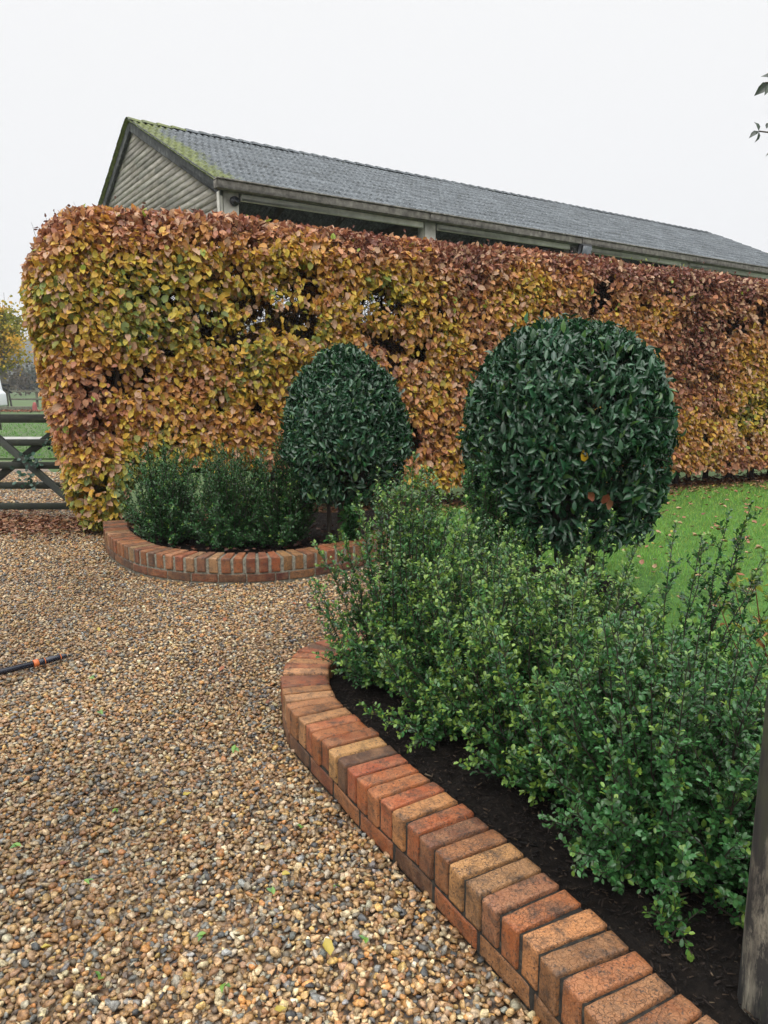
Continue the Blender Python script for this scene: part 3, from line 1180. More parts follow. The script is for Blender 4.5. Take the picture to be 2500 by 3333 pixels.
# rails and posts buried in the hedge
fr = thing('post_and_rail_fence', 'dark timber post and rail fence standing inside the foot of the hedge', 'fence', (*[float(k) for k in HP0], 0))
for zc in (.55, .98):
    b = MB()
    b.bar(hworld(.2, .80, zc), hworld(H_LEN, .80, zc), .045, .10, bevel=.006)
    into(b.build('rail', M_dark_timber), fr)
for a in np.arange(.62, H_LEN, 1.83):
    b = MB()
    b.bar(hworld(a, .885, -.05), hworld(a, .885, 1.15), .11, .11, up=(HN[0], HN[1], 0), bevel=.01)
    into(b.build('post', M_dark_timber), fr)


# ------------------------------------------------------------------ small-leaved evergreen shrubs
def shrub(name, label, group, c, rad, h, shoots, seed, light=.5, leaf=.021, twig_n=25, lean=(0, 0), extra=(), z0=.09, dark=1.0, spread=1.0, tall=()):
    """c: base xy, rad: spread, h: height; extra: list of explicit shoot tips (dx,dy,z)"""
    r = np.random.default_rng(seed)
    root = thing(name, label, 'shrub', (c[0], c[1], z0), group)
    mb = MB()
    tips = []
    for i in range(shoots):
        a = r.uniform(0, 2 * math.pi)
        if r.random() < .40:                                    # low side shoots make the skirt
            fr_ = r.uniform(.7, 1.05)
            zt = h * r.uniform(.12, .58)
        else:
            fr_ = math.sqrt(r.random()) * .85
            zt = h * (1 - .34 * fr_ ** 2) * r.uniform(.74, 1.03)
        tips.append((rad * fr_ * math.cos(a) * spread + lean[0] * zt, rad * fr_ * math.sin(a) + lean[1] * zt, zt))
    tips += list(extra)
    stemP, stemR, twP, twR = [], [], [], []
    LO, LA, LN, LL, LC = [], [], [], [], []
    up = np.array([0, 0, 1.])
    for (dx, dy, zt) in tips:
        tip = np.array([dx, dy, zt])
        b0 = np.array([dx, dy, 0]) * r.uniform(.1, .3) + np.r_[r.normal(0, .025, 2), -.03]
        t = np.linspace(0, 1, 9)[:, None]
        ctrl = b0 * .45 + np.array([dx * .80, dy * .80, zt * .42]) * .55
        pth = (1 - t) ** 2 * b0 + 2 * t * (1 - t) * ctrl + t ** 2 * tip
        pth[1:-1] += r.normal(0, .008, (7, 3))
        stemP.append(pth)
        stemR.append(np.linspace(.0052, .0013, 9))
        d_tip = norm(pth[-1] - pth[-3])
        L = np.linalg.norm(tip - b0)
        nt = max(5, int(twig_n * L / .8))
        for tt in np.r_[np.linspace(.22, .97, nt) + r.normal(0, .012, nt), 1.0]:
            tt = float(np.clip(tt, .1, 1.0))
            x = tt * 8
            i0 = min(int(x), 7)
            p = pth[i0] * (1 - (x - i0)) + pth[i0 + 1] * (x - i0)
            dirs = norm(pth[i0 + 1] - pth[i0])
            if tt >= 1.0:
                ln, dv = r.uniform(.03, .06), dirs
            else:
                ln = r.uniform(.045, .125) * (1.15 - .55 * tt)
                side = norm(np.cross(dirs, norm(r.normal(size=3))))
                dv = norm(side * .85 + dirs * .75 + up * .18)
            e = p + dv * ln
            twP.append(np.stack([p, (p + e) / 2 + r.normal(0, .003, 3), e]))
            twR.append([.0016, .0013, .0008])
            nl = max(5, int(ln / .0056))
            s = np.linspace(.15, 1.0, nl)
            o = p + dv * ln * s[:, None]
            side = norm(np.cross(np.tile(dv, (nl, 1)), norm(r.normal(size=(nl, 3)))))
            al = norm(side * .8 + dv * r.uniform(.45, .8) + up * .12)
            last = s > .86
            al[last] = norm(side[last] * 1.0 + dv * .5 + up * .3)
            LO.append(o)
            LA.append(al)
            LN.append(norm(up * .8 + dv * .45 + r.normal(0, .35, (nl, 3))))
            sz = leaf * r.uniform(.75, 1.2, nl) * np.where(last, .85, 1)
            LL.append(sz)
            hgt = np.clip(o[:, 2] / h, 0, 1)
            base = np.array([.034, .118, .034]) * r.uniform(.55, 1.7, (nl, 1)) + np.array([.022, .036, .006]) * r.random((nl, 1))
            yg = np.array([.21, .33, .05])
            fz = np.zeros(nl)
            newg = r.random() < light * (.2 + .95 * tt)
            if newg:
                fz = np.where(s > .74, r.uniform(.45, 1.0), np.where(s > .45, .22, .0))
            colr = base * (1 - fz[:, None]) * dark + yg * fz[:, None]
            LC.append(colr)
        # leaves straight on the main shoot
        nl = int(L * .62 / .007)
        s = np.linspace(.38, 1.0, nl)
        o = np.stack([np.interp(s * 8, range(9), pth[:, q]) for q in range(3)], 1)
        dd = norm(np.stack([np.interp(s * 8, range(9), np.gradient(pth[:, q])) for q in range(3)], 1))
        side = norm(np.cross(dd, norm(r.normal(size=(nl, 3)))))
        LO.append(o)
        LA.append(norm(side * .9 + dd * .6))
        LN.append(norm(dd * .8 + up * .3 + r.normal(0, .3, (nl, 3))))
        LL.append(leaf * r.uniform(.8, 1.2, nl))
        fz = np.where(s > .93, light * r.uniform(.3, 1, nl), 0)[:, None]
        LC.append(np.array([.034, .108, .034]) * r.uniform(.7, 1.5, (nl, 1)) * dark * (1 - fz) + np.array([.22, .30, .055]) * fz)
    O, A, Nn, Ls, C = np.concatenate(LO), np.concatenate(LA), np.concatenate(LN), np.concatenate(LL), np.concatenate(LC)
    ok = O[:, 2] > .004
    leaf_mesh(mb, LEAF_OVAL, O[ok], A[ok], Nn[ok], Ls[ok], Ls[ok] * r.uniform(.54, .68, ok.sum()), C[ok])
    mb.build('foliage', M_shrub, root)
    v, f = tubes(np.array(stemP), np.array(stemR), 5)
    sb = MB().add(v, f)
    v, f = tubes(np.array(twP), np.array(twR), 3)
    sb.add(v, f)
    sb.build('stems', M_twig, root, True)
    return root


GN = 'small-leaved shrubs behind the sweeping brick edging'
shrub('evergreen_shrub', 'tall bushy evergreen shrub sprawling over the curled end of the brick edging', GN, (.12, 3.42), .46, 1.03, 92, 201, .75,
      extra=[(-.46, -.02, .45), (-.43, .05, .62), (-.40, -.1, .30), (-.36, .06, .66), (-.30, -.30, .35), (-.42, -.15, .50)])
shrub('evergreen_shrub', 'light-tipped evergreen shrub next along the edging from the sprawling tall one', GN, (.39, 2.92), .45, .77, 104, 202, .95, extra=[(-.05, .1, .92), (.1, .15, .86)])
shrub('evergreen_shrub', 'evergreen shrub with pale tips in the middle of the row beside the brick edging', GN, (.63, 2.50), .45, .75, 104, 203, .9, extra=[(.1, .1, .84), (-.12, .12, .80)])
shrub('evergreen_shrub', 'dark low-skirted evergreen shrub close to the round wooden post', GN, (.88, 2.08), .44, .74, 104, 204, .28, leaf=.020,
      extra=[(-.30, -.28, .12), (-.36, -.15, .2), (-.15, -.38, .15), (.1, -.4, .2), (-.25, -.2, .35)])
shrub('evergreen_shrub', 'large-leaved evergreen shrub partly hidden behind the round wooden post', GN, (1.16, 1.88), .38, .56, 84, 205, .25, leaf=.022,
      extra=[(-.28, -.22, .14), (-.2, -.3, .25), (-.3, -.1, .4)])
shrub('evergreen_shrub', 'open evergreen shrub with long bare-stemmed shoots reaching up over the lawn', GN, (1.02, 2.70), .34, .56, 30, 206, .25, dark=.8,
      extra=[(.38, .10, .93), (.42, .06, .74), (.36, .10, .84), (.46, .04, .58), (.22, .12, .80), (.44, .1, .66), (.40, -.02, .46), (.30, .1, .88), (.34, .0, .40), (.1, .1, .86), (.16, .0, .82)])
shrub('evergreen_shrub', 'thin evergreen shrub with upright tips beside the yellow-green azalea', GN, (1.42, 2.36), .30, .52, 30, 207, .7, leaf=.022)
shrub('evergreen_shrub', 'evergreen shrub with yellow-green tips right in front of the larger bay trunk', GN, (.92, 3.42), .42, .60, 70, 208, 1.0, extra=[(.0, -.05, .76), (.16, .05, .78), (-.2, -.1, .72), (.25, -.1, .70)])
shrub('evergreen_shrub', 'dark sparse evergreen shrub between the sprawling shrub and the larger bay', GN, (.62, 4.15), .36, .62, 56, 209, .3, dark=.7)
shrub('evergreen_shrub', 'slender tall dull green shrub against the left side of the larger bay', GN, (.66, 4.75), .22, 1.05, 34, 210, .15, dark=1.0, leaf=.022)
shrub('evergreen_sprig', 'tiny bright green sprig growing alone in the dark soil by the post', None, (.74, 1.70), .035, .05, 5, 211, .6, leaf=.019, z0=.105)
shrub('evergreen_sprig', 'small green sprig at the edge of the soil under the middle shrub', None, (.60, 1.99), .035, .05, 4, 212, .4, leaf=.019, z0=.105)

GF = 'box shrubs in the bed before the hedge'
shrub('box_shrub', 'dark feathery box shrub nearest the low end of the copper hedge', GF, (-1.98, 6.62), .42, .90, 96, 221, .12, leaf=.021, z0=.1, dark=.85)
shrub('box_shrub', 'dark box shrub between two others in the bed before the hedge', GF, (-1.38, 6.42), .42, .90, 96, 222, .12, leaf=.021, z0=.1, dark=.8)
shrub('box_shrub', 'dark box shrub touching the smaller bay dome', GF, (-.90, 6.44), .34, .95, 78, 223, .16, leaf=.021, z0=.1, dark=.8)
shrub('laurel_sprig', 'loose leafy sprig growing at the foot of the smaller bay', None, (-.26, 6.30), .2, .42, 9, 224, .2, leaf=.05, z0=.1, twig_n=8)


# ------------------------------------------------------------------ clipped bays
def bay(name, label, c, rx, z_lo, z_hi, seed, nleaf, trunks, ex=2.1, mid=.42, tap=.25):
    r = np.random.default_rng(seed)
    root = thing(name, label, 'bay tree', (c[0], c[1], .08), 'clipped bay trees')
    cz = z_lo + (z_hi - z_lo) * mid

    def prof(z):
        t = (z - cz) / (z_hi - cz)
        b_ = (cz - z) / (cz - z_lo)
        up_ = np.clip(1 - np.clip(t, 0, 1) ** ex, 0, 1) ** .5
        dn_ = np.clip(1 - tap * np.clip(b_, 0, 1) ** 2.2, 0, 1)
        return rx * np.where(z > cz, up_, dn_)
    N0 = nleaf * 4
    d = norm(r.normal(size=(N0, 3)))
    z = r.uniform(z_lo, z_hi, N0)
    dome = r.random(N0) < .42
    az = np.arctan2(d[:, 1], d[:, 0])
    # lateral points (uniform in z) or dome points (by direction)
    rr = prof(z)
    px = np.c_[np.cos(az) * rr, np.sin(az) * rr, z]
    dd = d.copy()
    dd[:, 2] = np.abs(dd[:, 2])
    hz = z_hi - cz
    # march the direction to the dome surface
    k = 1 / ((np.abs(np.hypot(dd[:, 0], dd[:, 1]) / rx) ** 2 + (dd[:, 2] / hz) ** ex + 1e-6) ** (1 / ((2 + ex) / 2)))
    px2 = dd * k[:, None]
    px2[:, 2] = np.minimum(px2[:, 2], hz) + cz
    P = np.where(dome[:, None], px2, px)
    e = .01
    slope = (prof(P[:, 2] + e) - prof(P[:, 2] - e)) / (2 * e)
    az = np.arctan2(P[:, 1], P[:, 0])
    Nn = norm(np.c_[np.cos(az), np.sin(az), np.clip(-slope, -.3, 6)])
    bulge = .075 * (fbm(P, 2.6, seed) - .5) * 2
    depth = r.gamma(1.3, .045, N0) - .02
    dens = fbm(P, 4.2, seed + 4)
    keep = (r.random(N0) < np.clip((dens - .33) / .16, .08, 1) * .42) & (P[:, 2] > z_lo + .16 * vnoise(P, 3, seed + 7))
    P = P[keep] + Nn[keep] * (bulge[keep] - depth[keep])[:, None]
    Nn = Nn[keep]
    kin = r.random(N0) < .075                                      # shaded leaves deeper inside close the crown
    Pi = np.c_[px[kin][:, :2] * r.uniform(.45, .88, (kin.sum(), 1)), px[kin][:, 2] * .98]
    P = np.vstack([P, Pi])
    Nn = np.vstack([Nn, norm(np.c_[Pi[:, :2], np.full(len(Pi), .2)])])
    m = len(P)
    up = np.array([0, 0, 1.])
    # leaves in little whorls: several leaves share an origin
    A = norm(Nn * .55 + up * r.normal(.62, .35, m)[:, None] + r.normal(0, .55, (m, 3)))
    normal = norm(Nn * .9 + up * .45 + r.normal(0, .38, (m, 3)))
    L = np.clip(r.normal(.069, .014, m), .035, .10)
    W = L * r.uniform(.34, .44, m)
    stray = r.random(m) < .03
    P[stray] += Nn[stray] * r.uniform(.02, .07, (stray.sum(), 1))
    c0 = np.array([.022, .068, .030]) * r.uniform(.6, 1.7, (m, 1)) * (1 + r.normal(0, .10, (m, 3)))
    fresh = r.random(m) < .05
    c0[fresh] = np.array([.07, .15, .035]) * r.uniform(.7, 1.3, (fresh.sum(), 1))
    mb = MB()
    leaf_mesh(mb, LEAF_LANCE, P - A * (L * .5)[:, None], A, normal, L, W, np.clip(c0, .004, .5))
    # flower buds
    into_c = mb.build('foliage', M_bay, root)
    into_c.location = (0, 0, -.08)
    tb = MB()
    Pt, Rt = [], []
    for (dx, dy, rad) in trunks:
        n = 7
        zz = np.linspace(-.05, cz + .25, n)
        x = dx + np.cumsum(np.r_[0, r.normal(0, .016, n - 1)]) + dx * .5 * np.linspace(0, 1, n)
        y = dy + np.cumsum(np.r_[0, r.normal(0, .016, n - 1)]) + dy * .5 * np.linspace(0, 1, n)
        Pt.append(np.c_[x, y, zz])
        Rt.append(np.linspace(rad, rad * .45, n))
    v, f = tubes(np.array(Pt), np.array(Rt), 8)
    mesh_np('trunk', v, f, M_trunk, None, root, True)
    K = 520
    t = np.linspace(0, 1, 5)[None, :, None]
    z0 = r.uniform(z_lo - .05, z_hi - .4, K)
    a = r.uniform(0, 6.283, K)
    s0 = np.c_[np.cos(a) * .06, np.sin(a) * .06, z0 - .08]
    z1 = np.minimum(z0 + r.uniform(.0, .5, K), z_hi - .08)
    r1 = prof(z1) * r.uniform(.6, .97, K)
    s1 = np.c_[np.cos(a + r.normal(0, .3, K)) * r1, np.sin(a + r.normal(0, .3, K)) * r1, z1 - .08]
    pth = s0[:, None] * (1 - t) + s1[:, None] * t + r.normal(0, .012, (K, 5, 3)) * (t > 0)
    v, f = tubes(pth, np.linspace(.006, .0018, 5)[None].repeat(K, 0) * r.uniform(.6, 1.2, (K, 1)), 4)
    mesh_np('branches', v, f, M_twig, None, root, True)
    return root


bay('clipped_bay_tree', 'larger dark green bay clipped to a dome beside the lawn', (1.235, 5.05), .685, .42, 1.93, 301, 16500,
    [(0, 0, .065), (.08, .03, .045), (-.22, .05, .034), (-.03, -.07, .04), (.16, -.04, .024), (.22, .06, .02), (-.12, -.05, .02)], 2.2, .46, .30)
bay('clipped_bay_tree', 'smaller dark green bay clipped to a dome in front of the hedge', (-.34, 6.55), .485, .48, 1.79, 302, 11000,
    [(-.05, -.02, .028), (.05, .03, .024), (-.16, .04, .022), (.12, -.03, .02), (.0, .09, .022)], 2.7, .30)


def single_leaf(name, label, cat, loc, A, Nn, L, W, col, tpl=LEAF_BROAD, group=None, mat=None):
    mb = MB()
    leaf_mesh(mb, tpl, np.zeros((1, 3)), np.array([A], float), np.array([Nn], float), np.array([L]), np.array([W]), np.array([col], float))
    v = mb.v[0]
    # give the blade thickness
    mb.add(v + np.array([0, 0, .0009]), [np.asarray(f)[:, ::-1] for f in mb.f[:2]], mb.c[0])
    o = mb.build(name, mat or M_litter, None, False)
    o.location = loc
    return tag(o, label, cat, group)


single_leaf('fallen_leaf', 'bright yellow fallen leaf caught on the face of the larger bay', 'leaf', (1.19, 4.375, 1.055), (-.2, -.3, .9), (0, -1, .3), .075, .05, (.75, .46, .03))
for k, (dx, dz, cl) in enumerate([(0, 0, (.30, .10, .05)), (.045, -.035, (.36, .14, .08)), (-.05, .02, (.24, .08, .04))]):
    single_leaf('fallen_leaf', ['rust brown dead leaf stuck in the larger bay below the yellow leaf', 'pinkish brown dead leaf lowest in the clump stuck in the larger bay',
                                'dark brown dead leaf left of the clump stuck in the larger bay'][k], 'leaf', (1.31 + dx, 4.385, .80 + dz), (.3 - .5 * k, -.4, .8), (0.2, -1, .3), .085, .06, cl, LEAF_CURLED, 'dead leaves caught in the larger bay')


# ------------------------------------------------------------------ lawn grass
def grass():
    r = np.random.default_rng(401)
    out = []
    for (y0, y1, n, hh, ww) in ((1.0, 5.5, 60000, .055, .0030), (5.5, 9, 62000, .06, .0042), (9, 14, 45000, .07, .0065)):
        P = np.c_[r.uniform(.2, 9.5, n), r.uniform(y0, y1, n)]
        P = P[in_poly(P, LAWN) & (P[:, 0] < .62 * P[:, 1] + .9)]
        out.append((P, hh, ww))
    mb = MB()
    tpl = (np.array([[0, -.5, 0], [0, .5, 0], [.55, -.38, .10], [.55, .38, .10], [1, 0, .34]]), [[[0, 1, 3, 2]], [[2, 3, 4]]])
    for P, hh, ww in out:
        n = len(P)
        A = norm(np.c_[r.normal(0, .45, n), r.normal(0, .45, n), np.ones(n)])
        N = np.c_[r.normal(size=(n, 2)), np.zeros(n)]
        w = fbm(np.c_[P, np.zeros(n)], 1.6, 60)
        c = np.array([.20, .40, .068]) * r.uniform(.6, 1.35, (n, 1)) * (.7 + .6 * w[:, None])
        yel = r.random(n) < .2
        c[yel] = np.array([.38, .44, .10]) * r.uniform(.7, 1.2, (yel.sum(), 1))
        L = hh * r.uniform(.5, 1.25, n) * (.7 + .6 * fbm(np.c_[P, np.zeros(n)], 3, 61))
        leaf_mesh(mb, tpl, np.c_[P, np.full(n, .015)], A, N, L, np.full(n, ww) * r.uniform(.7, 1.3, n), c)
    tag(mb.build('grass', M_grass), 'wet green lawn grass between the beds and the hedge', 'grass', kind='stuff')
    # rough grass on the far verge behind the gate
    mb = MB()
    P = np.r_[np.c_[r.uniform(-20, -4, 9000), r.uniform(15.6, 20.8, 9000)], np.c_[r.uniform(-26, -6, 9000), r.uniform(22.4, 34, 9000)]]
    n = len(P)
    A = norm(np.c_[r.normal(0, .5, n), r.normal(0, .5, n), np.ones(n)])
    N = np.c_[r.normal(size=(n, 2)), np.zeros(n)]
    c = np.array([.115, .28, .045]) * r.uniform(.6, 1.35, (n, 1))
    leaf_mesh(mb, tpl, np.c_[P, np.full(n, -.03)], A, N, r.uniform(.04, .10, n), np.full(n, .02), c)
    tag(mb.build('verge_grass', M_grass), 'short grass on the verges beyond the gate', 'grass', kind='stuff')


grass()


# ------------------------------------------------------------------ fallen leaves
def litter(name, label, pts, seed, size=(.05, .085), cols=None, z=.02):
    r = np.random.default_rng(seed)
    n = len(pts)
    az = r.uniform(0, 6.283, n)
    A = np.c_[np.cos(az), np.sin(az), r.normal(0, .2, n)]
    N = np.c_[r.normal(0, .3, (n, 2)), np.ones(n)]
    L = r.uniform(*size, n)
    cols = np.array(cols if cols is not None else [(.24, .10, .055), (.33, .17, .09), (.15, .06, .035), (.42, .24, .12), (.30, .13, .06)])
    c = cols[r.integers(0, len(cols), n)] * r.uniform(.6, 1.25, (n, 1))
    mb = MB()
    leaf_mesh(mb, LEAF_CURLED, np.c_[pts, z + r.uniform(0, .015, n)], A, N, L, L * r.uniform(.5, .7, n), c)
    return tag(mb.build(name, M_litter), label, 'leaf litter', kind='stuff')


r_ = np.random.default_rng(55)
ug = r_.uniform(.2, H_LEN, 5200)
ng = r_.normal(.35, .32, 5200)
pts = (HP0 + ug[:, None] * HE + ng[:, None] * HN)
pts = pts[~((ug < 2.6) & (ng < .1))]
litter('leaf_litter', 'brown fallen leaves lying thickly along the foot of the hedge', pts, 61, z=.03)
pts = np.c_[r_.normal(-4.4, 1.3, 2600), r_.normal(7.95, .33, 2600)]
litter('leaf_litter', 'drift of brown fallen leaves under the field gate', pts, 62, z=.004)
pts = np.c_[r_.uniform(-30, -12, 2200), r_.normal(44.2, .8, 2200)]
litter('leaf_litter', 'band of red-brown leaves below the yellow maple', pts, 63, size=(.12, .2), cols=[(.32, .12, .06), (.38, .16, .08), (.25, .09, .05)], z=.02)
pts = np.c_[r_.uniform(-2.6, -.1, 260), r_.uniform(6.05, 7.3, 260)]
pts = pts[in_poly(pts, FAR_BED)]
litter('leaf_litter', 'scattered dead leaves on the dark soil under the box shrubs', pts, 64, size=(.04, .07), cols=[(.14, .06, .04), (.22, .10, .06), (.10, .05, .035)], z=.12)


def leaf_protos():
    out = []
    for k, (c, tpl) in enumerate([((.36, .17, .09), LEAF_CURLED), ((.46, .29, .16), LEAF_CURLED), ((.30, .10, .04), LEAF_BROAD), ((.46, .36, .07), LEAF_CURLED), ((.20, .08, .045), LEAF_CURLED)]):
        mb = MB()
        leaf_mesh(mb, tpl, np.array([[-.5, 0, 0]]), np.array([[1., 0, .05]]), np.array([[0, 0, 1.]]), np.array([1.0]), np.array([.66]), np.array([c]))
        v = mb.v[0]
        mb.add(v + np.array([0, 0, .012]), [np.asarray(f)[:, ::-1] for f in mb.f[:2]], mb.c[0])
        o = mb.build('fallen_leaf', M_litter)
        out.append(o)
    return out


protos = leaf_protos()
used = [False] * 5
LBL_LAWN = ['brown curled leaf lying on the lawn', 'pale tan leaf lying on the lawn', 'flat rust orange leaf lying on the lawn', 'yellow leaf lying on the lawn', 'dark brown leaf lying on the lawn']
LBL_GRAV = ['brown curled leaf lying on the gravel drive', 'pale tan curled leaf lying on the gravel drive', 'flat rust orange leaf lying on the gravel drive', 'yellow leaf lying on the gravel drive', 'dark brown curled leaf lying on the gravel drive']


def drop(k, loc, size, rz, label, group, tilt=None):
    o = protos[k]
    if used[k]:
        o = o.copy()
        COL.objects.link(o)
    used[k] = True
    o.location = loc
    o.scale = (size, size, size)
    tl = tilt if tilt is not None else (random.uniform(-.3, .3), random.uniform(-.3, .3))
    o.rotation_euler = (tl[0], tl[1], rz)
    tag(o, label, 'leaf', group)


lr = np.random.default_rng(72)
n_l = 0
while n_l < 240:
    y = lr.uniform(4.6, 11.2)
    x = lr.uniform(1.9, .56 * y)
    p = np.array([[x, y]])
    if not in_poly(p, LAWN)[0]:
        continue
    d = -((p[0] - HP0) @ HN)
    if lr.random() > np.exp(-max(d, 0) / 1.6) + .12:
        continue
    k = int(lr.choice(5, p=[.30, .38, .12, .10, .10]))
    drop(k, (x, y, .058 + lr.uniform(0, .015)), lr.uniform(.05, .085), lr.uniform(0, 6.28), LBL_LAWN[k], 'fallen leaves on the lawn')
    n_l += 1
GR = [(-1.02, 4.55, 2), (-1.37, 4.9, 0), (-.86, 3.72, 2), (-1.55, 3.98, 2), (-1.6, 5.1, 3), (-2.4, 5.3, 2), (-2.6, 6.1, 2), (-.55, 5.35, 0), (-1.2, 2.9, 3), (-.72, 2.5, 3), (-.30, 2.05, 3),
      (-1.75, 4.35, 3), (-1.0, 2.1, 4), (-.15, 1.75, 3), (-.9, 1.75, 3), (-2.9, 6.8, 0), (-3.2, 6.3, 1), (-2.2, 4.7, 1), (-1.9, 6.05, 0), (-.38, 4.2, 0), (-.62, 4.9, 2), (-.2, 5.5, 0), (-1.28, 3.5, 1),
      (-.25, 1.55, 3), (-.55, 3.3, 4), (-1.15, 5.2, 0), (-3.6, 6.9, 0), (-3.0, 7.3, 4), (-4.1, 6.7, 4), (-2.0, 2.6, 3)]
for x, y, k in GR:
    drop(k, (x, y, .022 if y < 4 else .026), lr.uniform(.032, .055), lr.uniform(0, 6.28), LBL_GRAV[k], 'fallen leaves on the gravel', (lr.normal(0, .18), lr.normal(0, .18)))
_mb = MB()
leaf_mesh(_mb, LEAF_LANCE, np.array([[-.5, 0, 0], [-.1, .05, .02]]), np.array([[1., 0, .15], [.6, .8, .2]]), np.array([[0, 0, 1.], [0, .2, 1.]]), np.array([1.0, .8]), np.array([.5, .4]), np.array([(.16, .30, .05), (.10, .22, .05)]))
_mb.add(_mb.v[0] + np.array([0, 0, .015]), [np.asarray(f)[:, ::-1] for f in _mb.f[:2]], _mb.c[0])
clip0 = _mb.build('leaf_clipping', M_shrub)
for i_, (x, y) in enumerate([(-.50, 1.80), (-.33, 1.98), (-.72, 1.65), (-.15, 2.0), (-.95, 2.4), (-1.2, 2.2), (-.62, 2.85), (-.40, 1.62), (-1.75, 4.6), (-1.3, 3.2), (-.9, 2.02), (-.05, 1.78), (-.28, 2.3), (-1.5, 3.6)]):
    o = clip0 if i_ == 0 else clip0.copy()
    if i_:
        COL.objects.link(o)
    o.location = (x, y, .019)
    q_ = lr.uniform(.022, .042)
    o.scale = (q_, q_, q_)
    o.rotation_euler = (lr.normal(0, .3), lr.normal(0, .3), lr.uniform(0, 6.28))
    tag(o, 'small fresh green leaf clipping dropped on the gravel', 'leaf clipping', 'green clippings on the gravel')
single_leaf('fallen_leaf', 'large dark brown leaf on the gravel below the black pole', 'leaf', (-2.0, 3.37, .014), (.9, .3, .1), (.2, -.2, 1), .12, .05, (.07, .045, .032), LEAF_CURLED)


# ------------------------------------------------------------------ pole on the gravel
def pole():
    a, b = np.array([-2.56, 3.17, .012]), np.array([-1.767, 3.92, .020])
    d = norm(b - a)
    root = thing('pole', 'black plastic pole with orange rings lying on the gravel', 'pole', tuple(float(k) for k in a))
    L = np.linalg.norm(b - a)

    def seg(name, s0, s1, r0, r1, mat):
        mb = MB()
        mb.tube([a + d * s0, a + d * (s0 + .002), a + d * (s1 - .002), a + d * s1], [r0 * .85, r0, r1, r1 * .85], 14)
        into(mb.build(name, mat, None, False), root)
    seg('shaft', 0, L - .175, .0165, .0165, M_pole)
    seg('ring', L - .175, L - .148, .0205, .0205, M_orange)
    seg('sleeve', L - .148, L - .118, .0178, .0178, M_pole)
    seg('ring', L - .118, L - .113, .0182, .0182, M_orange)
    seg('sleeve', L - .113, L - .034, .0175, .0168, M_pole)
    seg('ring', L - .034, L - .029, .0172, .0172, M_orange)
    seg('end_cap', L - .029, L, .0155, .0125, M_pole)


pole()


# ------------------------------------------------------------------ round wooden post
def round_post():
    n, m = 40, 40
    zz = np.linspace(-.02, 1.55, m)
    a = np.linspace(0, 2 * math.pi, n, endpoint=False)
    A, Z = np.meshgrid(a, zz, indexing='ij')
    P = np.stack([np.cos(A).ravel(), np.sin(A).ravel(), Z.ravel() * .15], 1)
    rad = .062 - .004 * Z.ravel() + .004 * (fbm(P, 2.5, 12) - .5)
    crack = np.exp(-((np.mod(A.ravel() - 3.55 + .06 * np.sin(Z.ravel() * 5), 2 * math.pi)) / .045) ** 2)
    rad -= .012 * crack
    v = np.stack([np.cos(A).ravel() * rad, np.sin(A).ravel() * rad, Z.ravel()], 1)
    i, j = np.meshgrid(np.arange(n), np.arange(m - 1), indexing='ij')
    i, j = i.ravel(), j.ravel()
    F = np.stack([i * m + j, ((i + 1) % n) * m + j, ((i + 1) % n) * m + j + 1, i * m + j + 1], 1)
    top = np.array([[k * m + m - 1 for k in range(n)]])
    o = mesh_np('round_post', v, [F, top], M_post, None, None, True)
    o.location = (.875, 1.475, .07)
    tag(o, 'weathered grey round wooden post with black stains beside the shrubs', 'post')


round_post()


# ------------------------------------------------------------------ barn
BC = np.array([-2.87, 13.6])
BD = np.array([.827, .562])
BG = np.array([-.562, .827])
EAVE, RIDGE, BL, BW = 5.0, 7.30, 22.4, 9.84


def bw(a, g, z):
    xy = BC + np.asarray(a)[..., None] * BD + np.asarray(g)[..., None] * BG
    return np.concatenate([xy, np.asarray(z)[..., None] * np.ones_like(np.asarray(a))[..., None]], -1)


